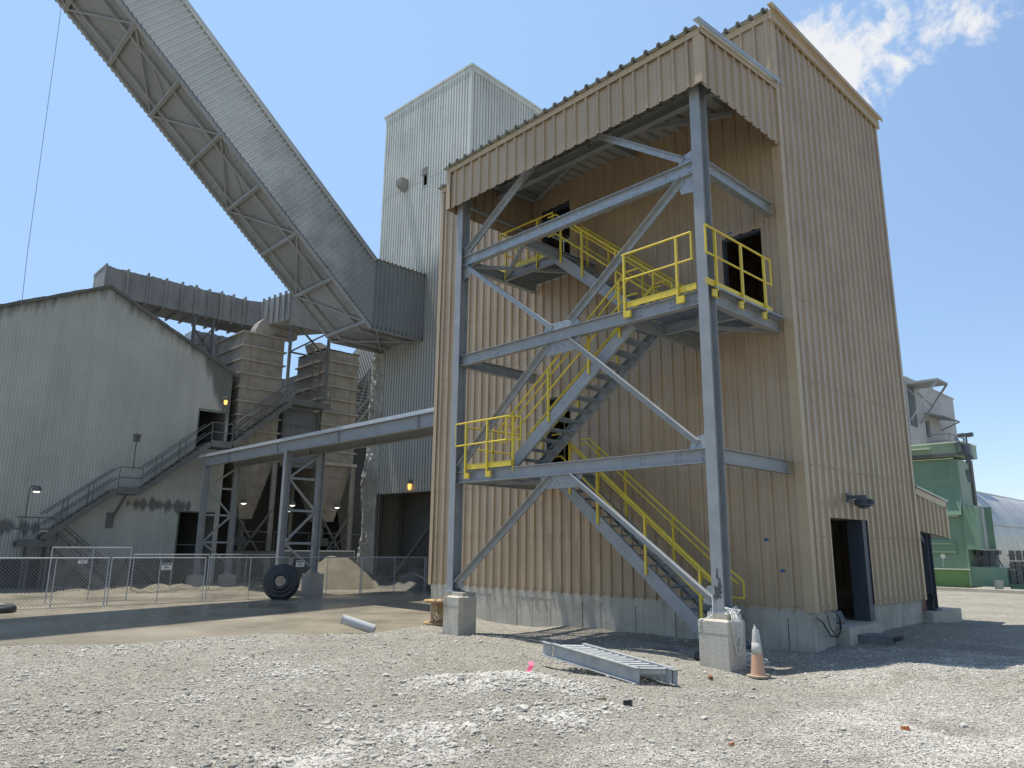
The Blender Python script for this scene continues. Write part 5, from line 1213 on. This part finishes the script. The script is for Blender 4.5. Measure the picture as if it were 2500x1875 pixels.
for k in range(60):
    y = 3.7-k*.25
    if y > -3.0: z = cz_(y)+.12; q.box(CXL+.2, CXL+.66, y, y+.08, z, z+.05); q.box(CXR-.7, CXR-.25, y, y+.08, z, z+.05)
q.bar((CXL+.86, 3.7, cz_(3.7)+.1), (CXL+.86, -3.0, cz_(-3.0)+.1), .03, .05); q.build('walkway_slats', TRM, CV)
for a, b_ in (((CXL+.1, 3.7), (CXR-.1, 6.9)), ((CXR-.1, 4.2), (CXL+.1, 6.6))):
    q = MB(); q.bar((a[0], a[1], ZK+.02), (b_[0], b_[1], ZK+.02), .07, .07); q.build('diagonal', TRM, CV)
q = MB(); q.bar((CXL, 6.7, ZK+.05), (CXR, 6.7, ZK+.05), .1, .15); q.build('crossbar', TRM, CV)
# --- tall grey tower
ang_ = math.radians(3.4); ca, sa = math.cos(ang_), math.sin(ang_)
TC = V3((-18.45, 7.0, 0)); tx = V3((ca, sa, 0)); ty = V3((-sa, ca, 0))
GT = thing('grey_tower', (-22, 11, -.4), 'tall pale grey ribbed tower behind the tan building', 'tower'); TW, TD, TH = 6.75, 9.0, 24.85
q = MB(); lv = [-.5, 5.0, 10.5, 14.75, 19.9, TH]
def tower_front(z0, z1, a, b_, i): q.rib(tuple(TC), tuple(-tx), tuple(-ty), R_GREY, .20, a, b_, z0, z1, out=.006*i)
for i, (a, b_) in enumerate(zip(lv, lv[1:])):
    spans = [(0, TW)]
    for (u0, u1, z0, z1) in [(1.2, 5.72, -.5, 4.08), (3.02, 3.34, 19.52, 20.22)]:
        new = []
        for s0, s1 in spans:
            if z1 <= a or z0 >= b_ or u1 <= s0 or u0 >= s1: new.append((s0, s1)); continue
            new += [(s0, u0), (u1, s1)]
            if z0 > a: tower_front(a, z0, u0, u1, i)
            if z1 < b_: tower_front(z1, b_, u0, u1, i)
        spans = new
    for s0, s1 in spans: tower_front(a-(.05 if i else 0), b_, s0, s1, i)
TWM = mat('tower_siding', (.63, .63, .56), (.54, .54, .48), .5, .5, .05, .05, 20, streak=(3.0, .4, (.29, .30, .275)))
# grey dust coats the tower low down and around the gallery mouth
nt = TWM.node_tree; N = nt.nodes; L = nt.links; bs = N['Principled BSDF']; old = bs.inputs['Base Color'].links[0].from_socket
geo = N.new('ShaderNodeNewGeometry'); sp = N.new('ShaderNodeSeparateXYZ'); L.new(geo.outputs['Position'], sp.inputs['Vector'])
nn_ = N.new('ShaderNodeTexNoise'); nn_.inputs['Scale'].default_value = .8; nn_.inputs['Detail'].default_value = 6; L.new(geo.outputs['Position'], nn_.inputs['Vector'])
dl = N.new('ShaderNodeMapRange'); L.new(nm('ADD', sp.outputs['Z'], nm('MULTIPLY', nn_.outputs['Fac'], 3.0)), dl.inputs['Value']); dl.inputs['From Min'].default_value = 15.8; dl.inputs['From Max'].default_value = 17.6; dl.inputs['To Min'].default_value = .85; dl.inputs['To Max'].default_value = 0
stainmix(dl.outputs['Result'], (.30, .30, .27))
L.new(old, bs.inputs['Base Color'])
q.build('wall', TWM, GT)
q = MB(); q.rib(tuple(TC), tuple(ty), tuple(tx), R_GREY, .20, 0, TD, -.5, TH); q.build('wall', TWM, GT)
q = MB(); q.rib(tuple(TC-tx*TW+ty*TD), tuple(-ty), tuple(-tx), R_GREY, .20, 0, TD, -.5, TH); q.rib(tuple(TC+ty*TD), tuple(-tx), tuple(ty), R_GREY, .2, 0, TW, -.5, TH); q.build('wall', TWM, GT)
def tl(u, v, z): p = TC-tx*u+ty*v; return (p.x, p.y, z)
q = MB(); q.hexa([tl(-.14, -.14, TH), tl(TW+.14, -.14, TH), tl(TW+.14, TD+.14, TH), tl(-.14, TD+.14, TH), tl(-.14, -.14, TH+.12), tl(TW+.14, -.14, TH+.12), tl(TW+.14, TD+.14, TH+.12), tl(-.14, TD+.14, TH+.12)]); q.build('roof', TWM, GT)
q = MB(); q.bar(tl(-.08, -.05, TH-.12), tl(TW+.08, -.05, TH-.12), .06, .24); q.bar(tl(-.07, -.05, TH-.12), tl(-.07, TD+.05, TH-.12), .06, .24); q.build('eave_trim', TWM, GT)
q = MB(); q.bar(tl(-.05, -.02, 14.0), tl(-.05, -.02, TH-.2), .16, .16, (0,1,0)); q.build('corner_trim', TWM, GT)
q = MB(); q.hexa([tl(2.9, -.1, 20.15), tl(3.46, -.1, 20.15), tl(3.46, .05, 20.15), tl(2.9, .05, 20.15), tl(2.98, -.14, 20.5), tl(3.38, -.14, 20.5), tl(3.38, .05, 20.5), tl(2.98, .05, 20.5)]); q.build('vent_hood', DUST, GT); q = MB(); q.bar(tl(2.98, -.06, 19.5), tl(3.38, -.06, 19.5), .08, .03); q.build('vent_sill', GALV2, GT)
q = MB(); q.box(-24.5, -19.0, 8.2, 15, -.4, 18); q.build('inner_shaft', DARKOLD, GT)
q = MB(); q.bar(tl(.9, .1, 4.12), tl(6.0, .1, 4.12), .25, .16); q.bar(tl(5.85, .05, -.4), tl(5.85, .05, 4.1), .22, .3, (0,1,0)); q.bar(tl(1.0, .6, 4.0), tl(5.6, .6, -.2), .12, .14); q.build('door_frame', mat('dark_frame', (.07, .072, .068), None, 1, .8), GT)
# crust of hardened dust on the tower's left corner
q = MB(); n1, n2 = 90, 14
for i in range(n1+1):
    z = .1+11.0*i/n1
    for j in range(n2+1):
        u = TW-.95+1.1*j/n2; bl_ = math.sin(math.pi*j/n2)
        wgt = .10+.30*bl_*(1 if z < 6 else .6)*(1+.5*math.sin(z*1.7)); jit = .11*(random.random()-.5)+.05*math.sin(31*u+z)*bl_
        v = -.06-max(0, wgt+jit)*(.3+.7*bl_); q.v.append(tl(u+.03*random.random()+.18*math.sin(z*.5)*.4, v, z+.05*random.random()))
for i in range(n1):
    for j in range(n2): a = i*(n2+1)+j; q.f.append((a, a+n2+1, a+n2+2, a+1))
q.build('dust_crust', DUST, GT)
T = thing('bulkhead_lamp', tl(3.3, -.15, 4.3), 'lit amber bulkhead lamp above the dark opening of the grey tower', 'lamp')
q = MB(); x, y, z = tl(3.3, -.17, 4.45); q.lathe((x, y, z), [(0, .2), (.1, .18), (.13, 0)], 12); q.bar((x, y, z+.12), (x, y+.17, z+.12), .06, .06); q.build('shade', DSTEEL, T)
q = MB(); q.lathe((x, y, z-.3), [(0, 0), (.07, .05), (.09, .2), (.08, .3)], 12); q.build('bulb', LAMPOR, T, True)
T = thing('flood_lamp', tl(4.8, -.3, 20.2), 'dusty floodlight fixed high on the front of the grey tower', 'lamp')
q = MB(); x, y, z = tl(4.78, -.3, 20.1); q.hexa([(x-.22, y-.2, z-.15),(x+.2, y-.2, z-.15),(x+.16, y+.15, z-.4),(x-.12, y+.15, z-.4),(x-.28, y-.22, z+.2),(x+.26, y-.22, z+.2),(x+.24, y+.3, z+.25),(x-.24, y+.3, z+.25)]); q.build('housing', DUST, T)
# --- second gallery behind the right dust collector
G2 = thing('rear_conveyor', (-34, 12, 10), 'smaller inclined conveyor gallery behind the right dust collector', 'conveyor')
p1, p2 = V3((-31.5, 11.2, 13.35)), V3((-37.2, 11.2, 10.1)); dd = (p2-p1).normalized(); un2 = V3((-dd.z, 0, dd.x)); un2 = un2 if un2.z > 0 else -un2
q = MB(); q.rib(tuple(p1), tuple(dd), (0,-1,0), R_CV, .235, 0, (p2-p1).length, 0, 2.3, up=tuple(un2)); q.build('side_wall', CVM, G2)
q = MB(); a = p1+un2*2.3; b_ = p2+un2*2.3; q.hexa([a, b_, b_+V3((0,2.5,0)), a+V3((0,2.5,0)), a+un2*.1, b_+un2*.1, b_+un2*.1+V3((0,2.5,0)), a+un2*.1+V3((0,2.5,0))]); q.build('roof', CVM, G2)
q = MB()
for k in range(22): c = p1.lerp(p2, k/21)-un2*.12; q.bar(c, c+V3((0, 2.4, 0)), .12, .1)
q.build('walkway_slats', TRM, G2)
for y in (11.22, 13.6): q = MB(); q.bar(p1+V3((0, y-11.2, 0)), p2+V3((0, y-11.2, 0)), .1, .22); q.bar(p1+V3((0, y-11.2, -1.9)), p2+V3((0, y-11.2, -1.9)), .1, .16); q.build('chord', TRM, G2)
for k in range(5): q = MB(); c = p1.lerp(p2, k/4); e_ = p1.lerp(p2, min(1, (k+.8)/4)); q.bar(c, e_-V3((0,0,1.9)), .07, .07); q.bar(c, c-V3((0,0,1.9)), .07, .07); q.build('diagonal', TRM, G2)
q = MB()
for k in range(16): c = p1.lerp(p2, k/15)-V3((0, 0, 2.6)); q.bar(c, c+V3((0, 1.0, 0)), .22, .05)
q.bar(p1-V3((0,0,2.65)), p2-V3((0,0,2.65)), .06, .2); q.build('stair', TRM, G2)
# --- heaps of spilled material
HEAP = mat('sand_heap', (.205, .178, .12), (.15, .13, .09), 1.6, .95, 0, .8, 12, speck=(22, .6, (.14, .125, .09)))
HEAPD = mat('dark_heap', (.15, .142, .115), (.11, .105, .085), 1.6, .95, 0, .8, 12)
def heap(name, peaks, x0, x1, y0, y1, lab, m):
    q = MB(); nx_, ny2 = int((x1-x0)/.13), int((y1-y0)/.13); xs_ = np.linspace(x0, x1, nx_); ys_ = np.linspace(y0, y1, ny2); XX, YY = np.meshgrid(xs_, ys_); ZZ = np.full(XX.shape, -.62)
    for (px_, py_, h_, r_) in peaks:
        rr_ = np.hypot(XX-px_, YY-py_)*(1+.35*vnoise(XX*.9+py_, YY*.9)); ZZ = np.maximum(ZZ, -.45+h_*np.clip(1.25-rr_/r_*1.25, -.2, 1)**1.0)
    ZZ = ZZ+.12*vnoise(XX*1.7, YY*1.7)+.09*vnoise(XX*4.3, YY*4.3)+.06*vnoise(XX*9, YY*9)
    q.v = [tuple(p) for p in np.stack([XX.ravel(), YY.ravel(), ZZ.ravel()], 1)]
    for i in range(ny2-1):
        for j in range(nx_-1):
            a = i*nx_+j
            if max(ZZ[i, j], ZZ[i, j+1], ZZ[i+1, j], ZZ[i+1, j+1]) > -.5: q.f.append((a, a+1, a+nx_+1, a+nx_))
    tag(q.build(name, m, None, True), lab, 'heap')
heap('sand_heap', [(-26.5, -5.5, .26, 1.8), (-26.5, -3.8, .30, 2.0), (-26.8, -1.8, .38, 2.2), (-26.6, -.2, .32, 1.6), (-25.8, .9, .28, 1.3)], -29, -23.5, -8, 2.4, 'long low brown heap of spilled material behind the fence at left', HEAP)
heap('sand_heap', [(-25.2, 5.2, 1.5, 2.3), (-25.2, 6.8, 1.25, 1.8), (-25, 8.4, 1.15, 1.6), (-25.4, 9.6, 1.1, 1.3)], -28, -22.6, 2.5, 11.2, 'tall brown heap of spilled material behind the fence right of the trestle leg', HEAP)
heap('dark_heap', [(-22.6, 8.2, 1.05, 2.2), (-22.4, 10.0, 1.0, 2.2)], -24.8, -20.4, 5.5, 13, 'dark shaded heap before the grey tower opening', HEAPD)
# thin cable hanging in the sky at left
q = MB(); q.tube([(-31.75, -8.25, 28.6), (-31.75, -8.12, 22.5), (-31.75, -7.95, 14.5), (-31.75, -7.85, 12.05)], .013, 5)
tag(q.build('hanging_cable', mat('cable_grey', (.22, .27, .33), None, 1, .6)), 'thin cable dropping through the sky to the shed roof at far left', 'cable')
# ------------------------------------------------------------------ far right side
KB = thing('kerb', (-2, 25.6, 0), 'pale concrete kerb along the far gravel in front of the green machine', 'kerb')
q = MB(); q.hexa([(-14, 25.75, -.4),(6, 24.9, -.4),(6, 25.15, -.4),(-14, 26.0, -.4),(-14, 25.75, .03),(6, 24.9, .06),(6, 25.15, .06),(-14, 26.0, .03)]); q.build('curb_stone', CONC2, KB)
GM = thing('green_machine', (-6, 27.5, 0), 'tall green painted industrial housing with a pale green top box, right of the tan building', 'machine')
gx1 = -4.4; gy = 26.1
q = MB(); q.box(-11, gx1, gy, 28.3, .85, 6.0); q.build('body', GREEN, GM)
q = MB(); q.hexa([(-11, gy+.25, .02),(gx1-.1, gy+.25, .02),(gx1-.1, 28.2, .02),(-11, 28.2, .02),(-11, gy+.05, .85),(gx1, gy+.05, .85),(gx1, 28.3, .85),(-11, 28.3, .85)]); q.build('base', mat('green_low', (.15, .30, .12), (.12, .25, .1), 1, .5), GM)
q = MB(); q.box(-11, -3.98, gy-.35, 28.0, 6.12, 6.74); q.build('top_box', GREENL, GM)
q = MB(); q.box(-11, -3.95, gy-.4, 28.05, 6.74, 6.80); q.build('top_edge', mat('pale_edge', (.62, .66, .5), None, 1, .5), GM)
for k in range(12): q2 = None
q = MB()
for k in range(12): q.tube([(-6.3+k*.23, gy-.36, 6.2), (-6.3+k*.23, gy-.42, 6.2)], .03, 6)
q.box(-6.6, -4.0, gy-.36, gy-.352, 6.12, 6.28); q.build('bolt_strip', DSTEEL, GM)
q = MB(); q.box(-8, -5.35, gy-.52, gy-.36, 6.52, 6.57); q.build('ledge', mat('pale_edge2', (.6, .64, .5), None, 1, .5), GM)
q = MB(); q.box(gx1, gx1+.02, gy+.1, 27.95, 3.8, 6.0); q.build('side_panel', GREENG, GM)
q = MB(); q.box(gx1-.05, gx1+.1, 28.0, 28.35, 3.4, 6.1); q.build('edge_post', DSTEEL, GM)
q = MB(); q.box(-5.52, -4.86, gy-.02, gy-.003, 5.16, 5.94)
q.build('access_panel', GREEN, GM)
q = MB(); q.hexa([(-5.5, gy-.28, 3.36),(gx1+.01, gy-.28, 3.36),(gx1+.01, gy-.003, 3.36),(-5.5, gy-.003, 3.36),(-5.4, gy-.03, 4.7),(gx1-.02, gy-.03, 4.7),(gx1-.02, gy-.003, 4.7),(-5.4, gy-.003, 4.7)]); q.build('cowl', GREEN, GM)
PE = MATS['pale_edge']
for a, b_, z in ((-9, -4.6, 3.30), (-9, -4.35, .84), (-9, -4.5, 6.02)): q = MB(); q.box(a, b_, gy-.12, gy-.004, z, z+.05); q.build('ledge', PE, GM)
q = MB(); q.box(-8, -4.84, gy-.08, gy-.003, 1.56, 2.2); q.build('vent_box', GREEN, GM)
for z in (2.0, 1.62): q = MB(); q.box(-8, -4.84, gy-.14, gy-.08, z, z+.06); q.build('vent_rail', GREENL, GM)
q = MB(); q.lathe((-5.45, gy-.01, 1.45), [(0, .03), (.11, .03), (.12, 0)], 16, (0,-1,0)); q.tube([(-5.45, gy-.02, 1.36), (-5.5, gy-.02, .95)], .012, 5); q.build('gauge', WHITE, GM)
q = MB(); q.box(gx1-.05, gx1+.03, gy-.03, gy+.03, .1, 3.3); q.build('edge_post', GREENL, GM)
CB = thing('green_cabinet', (-4, 28, 1.8), 'green cabinet box with a white inner door on the side of the green machine', 'cabinet')
q = MB(); x0, x1, y0, y1, z0, z1 = gx1+.03, gx1+.55, gy-.15, 27.4, 1.78, 3.78
q.box(x0, x1, y0, y1, z0, z1); q.build('case', GREEN, CB)
q = MB(); q.box(x1+.002, x1+.02, y0+1.0, y1-.05, z0+.05, z1-.1); q.build('door', mat('cabinet_white', (.5, .5, .48), None, 1, .5), CB)
q = MB(); q.box(x1+.02, x1+.32, y1-.02, y1+.02, z0, z1-.02); q.build('door_leaf', GREEN, CB)
SK = thing('pump_skid', (-3, 29, 0), 'low green skid with grey electrical gear beside the green machine', 'skid')
q = MB(); q.hexa([(gx1-.1, 26.4, .1),(-3.15, 27.1, .1),(-3.15, 28.6, .1),(gx1-.1, 28.4, .1),(gx1-.1, 26.4, 1.0),(-3.15, 27.1, .95),(-3.15, 28.6, .95),(gx1-.1, 28.4, 1.0)]); q.build('base', GREEN, SK)
q = MB(); 
for k in range(3): q.box(gx1+.1+k*.3, gx1+.3+k*.3, 27.0, 27.6, 1.0, 1.72)
q.box(gx1, gx1+1.0, 27.2, 27.7, 1.55, 1.75); q.build('motor', LEAD, SK)
q = MB(); q.tube([(gx1+.05, 26.6, .9), (gx1+.1, 26.4, 1.2), (gx1+.5, 26.5, 1.45)], .04, 8); q.tube([(-3.6, 27.0, 1.75), (-3.3, 27.2, 1.0)], .03, 6); q.tube([(-3.75, 27.0, 1.75), (-3.5, 27.2, 1.0)], .03, 6); q.build('hose', LEAD, SK)
GE = thing('switchgear', (-2.5, 27.8, 0), 'stacked grey electrical switchgear at the right edge', 'switchgear')
for k in range(5):
    q = MB(); x = -3.1+k*.27; q.box(x, x+.22, 27.4, 28.1, .25, .85); q.box(x+.02, x+.2, 27.4, 27.9, .9, 1.25); q.box(x+.03, x+.18, 27.45, 27.85, 1.3, 1.75)
    for z in (.4, .6, 1.05, 1.5): q.box(x-.02, x+.24, 27.36, 27.4, z, z+.06)
    q.build('cubicle', mat('gear_grey', (.19, .195, .195), (.12, .125, .125), 6, .6), GE)
q = MB(); q.box(-3.14, -1.8, 27.3, 28.2, .02, .24); q.build('base', GREEN, GE)
q = MB(); q.lathe((-3.35, 26.3, .0), [(0, .42), (.18, .42), (.2, .4), (.16, .02), (0, .0)], 16); tag(q.build('bucket', mat('pale_bucket', (.38, .40, .35), None, 1, .7)), 'small pale bucket on the ground before the green skid', 'bucket')
FL = thing('floodlight', (-3.85, 26.1, 6.8), 'twin floodlight on a short post above the green machine', 'light')
q = MB(); q.tube([(-3.85, 26.0, 6.7), (-3.85, 26.0, 7.0)], .04, 8); q.build('post', LEAD, FL)
for dx in (-.17, .17): q = MB(); q.hexa([(-3.85+dx-.14, 25.85, 6.98),(-3.85+dx+.14, 25.85, 7.0),(-3.85+dx+.12, 26.15, 7.02),(-3.85+dx-.12, 26.15, 7.0),(-3.85+dx-.14, 25.8, 7.16),(-3.85+dx+.14, 25.8, 7.18),(-3.85+dx+.12, 26.15, 7.2),(-3.85+dx-.12, 26.15, 7.18)]); q.build('lamp_head', LEAD, FL)
q = MB(); q.tube([(-3.85, 25.9, 6.55), (-3.85, 25.9, 5.75)], .11, 10); q.tube([(-3.7, 25.9, 6.1), (-3.7, 25.9, 5.9)], .08, 8); q.tube([(-3.95, 25.9, 5.45), (-3.9, 25.9, 4.85)], .09, 8); q.box(-4.05, -3.7, 25.75, 26.1, 6.15, 6.65); q.tube([(-4.2, 25.7, 6.2), (-4.25, 25.7, 6.75), (-4.1, 25.7, 6.8), (-3.95, 25.7, 6.2)], .03, 6)
tag(q.build('siren_stack', LEAD), 'grey horn and conduit cluster hanging off the end of the pale green top box', 'horn')
# curved aluminium shed
QS = thing('curved_shed', (-12, 60, 0), 'long aluminium shed with a curved shiny wall at the right edge', 'shed')
prof = []
for t in np.linspace(0, 1, 22): a = math.radians(-8+98*t); prof.append((-11.6+2.9*math.cos(a), 1.1+5.35*max(-.12, math.sin(a))))
q = MB()
for (xa, za), (xb, zb) in zip(prof, prof[1:]):
    n_ = 60
    for k in range(n_): q.v += [(xa+.02*(k % 2), 38+k*.8, za), (xb+.02*(k % 2), 38+k*.8, zb)]
    i0 = len(q.v)-2*n_
    for k in range(n_-1): q.f.append((i0+2*k, i0+2*k+2, i0+2*k+3, i0+2*k+1))
q.build('wall', ALU, QS)
q = MB(); q.bar((-11.6, 38, 6.46), (-11.6, 86, 6.46), .4, .25); q.build('ridge', ALU, QS)
q = MB(); q.poly([(x, 38.02, z) for x, z in prof]+[(-18, 38.02, 6), (-18, 38.02, .2)]); q.build('end_wall', LGREY, QS)
q = MB(); q.box(-9.4, -8.98, 38, 80, 3.6, 3.68); q.build('trim', LGREY, QS)
q = MB(); q.box(-9.6, -8.8, 38, 80, -.3, .9); q.build('base_band', mat('brown_plinth', (.11, .095, .08), (.08, .07, .06), 1, .9), QS)
q = MB()
for k in range(24): q.box(-8.79, -8.72, 39+k*1.2, 39.6+k*1.2, 1.0, 1.3)
q.box(-8.8, -8.74, 38, 80, .9, 1.38); q.build('vent_strip', LGREY, QS)
q = MB(); torus(q, (-8.98, 49.8, 4.1), .22, .07, (1,0,0), 20, 8); q.lathe((-8.98, 49.8, 4.1), [(0, .02), (.2, .02)], 16, (1,0,0)); tag(q.build('wall_fan', LEAD), 'small dark round fan on the curved aluminium wall', 'fan')
# pale process tower far behind
PT = thing('pale_tower', (-17, 56, 0), 'pale grey far tower with a hooded opening, above the green machine', 'tower')
q = MB(); q.rib((-13.8, 49.9, 0), (0,1,0), (1,0,0), R_OLD, .13, 0, 12.6, 0, lambda t: 15.5); q.build('wall', LGREY, PT)
q = MB(); q.box(-20, -13.84, 49.95, 62.4, 0, 15.4); q.build('wall', LGREY, PT)
q = MB(); q.rib((-20, 49.92, 0), (1,0,0), (0,-1,0), R_GREY, .2, 0, 6.2, 0, 15.5); q.build('wall', LGREY, PT)
q = MB(); q.box(-20.1, -13.7, 49.8, 62.6, 15.5, 15.62); q.build('roof', LGREY, PT)
q = MB(); q.box(-13.8, -13.72, 50.25, 51.75, 11.6, 14.9); q.build('opening', mat('opening_dark', (.13, .145, .15), (.1, .11, .115), 1, .7), PT)
HG = mat('hood_grey', (.33, .34, .34), (.26, .27, .27), 1, .6)
q = MB(); q.box(-13.78, -11.4, 50.0, 52.6, 14.95, 15.12); q.build('hood', HG, PT)
for y in (50.1, 52.5): q = MB(); q.bar((-13.7, y, 12.0), (-11.5, y, 14.95), .14, .14); q.bar((-13.7, y, 14.6), (-12.6, y, 13.2), .08, .08); q.build('strut', HG, PT)
q = MB(); q.hexa([(-13.78, 53.6, 13.0),(-12.2, 53.6, 12.6),(-12.2, 57.8, 12.6),(-13.78, 57.8, 13.0),(-13.78, 53.6, 13.08),(-12.2, 53.6, 12.68),(-12.2, 57.8, 12.68),(-13.78, 57.8, 13.08)]); q.bar((-13.7, 57.6, 12.0), (-12.2, 57.6, 12.6), .1, .1); q.build('awning', HG, PT)
q = MB(); q.box(-13.78, -12.0, 53.6, 57.8, 10.0, 10.12)
for y in (53.7, 55.6, 57.7): q.bar((-12.05, y, 8.2), (-12.05, y, 11.2), .12, .12, (0,1,0)); q.bar((-13.7, y, 8.6), (-12.05, y, 10.0), .09, .09)
for z in (11.15, 10.6): q.bar((-12.05, 53.6, z), (-12.05, 57.8, z), .1, .1); q.bar((-13.75, 53.7, z), (-12.05, 53.7, z), .1, .1)
q.bar((-12.05, 53.7, 10), (-12.05, 55.6, 11.1), .07, .07); q.bar((-12.05, 55.6, 11.1), (-12.05, 57.7, 10), .07, .07); q.build('balcony', HG, PT)
q = MB(); q.box(-13.8, -13.68, 53.9, 54.6, 11.1, 12.4); q.build('door', MATS['opening_dark'], PT)
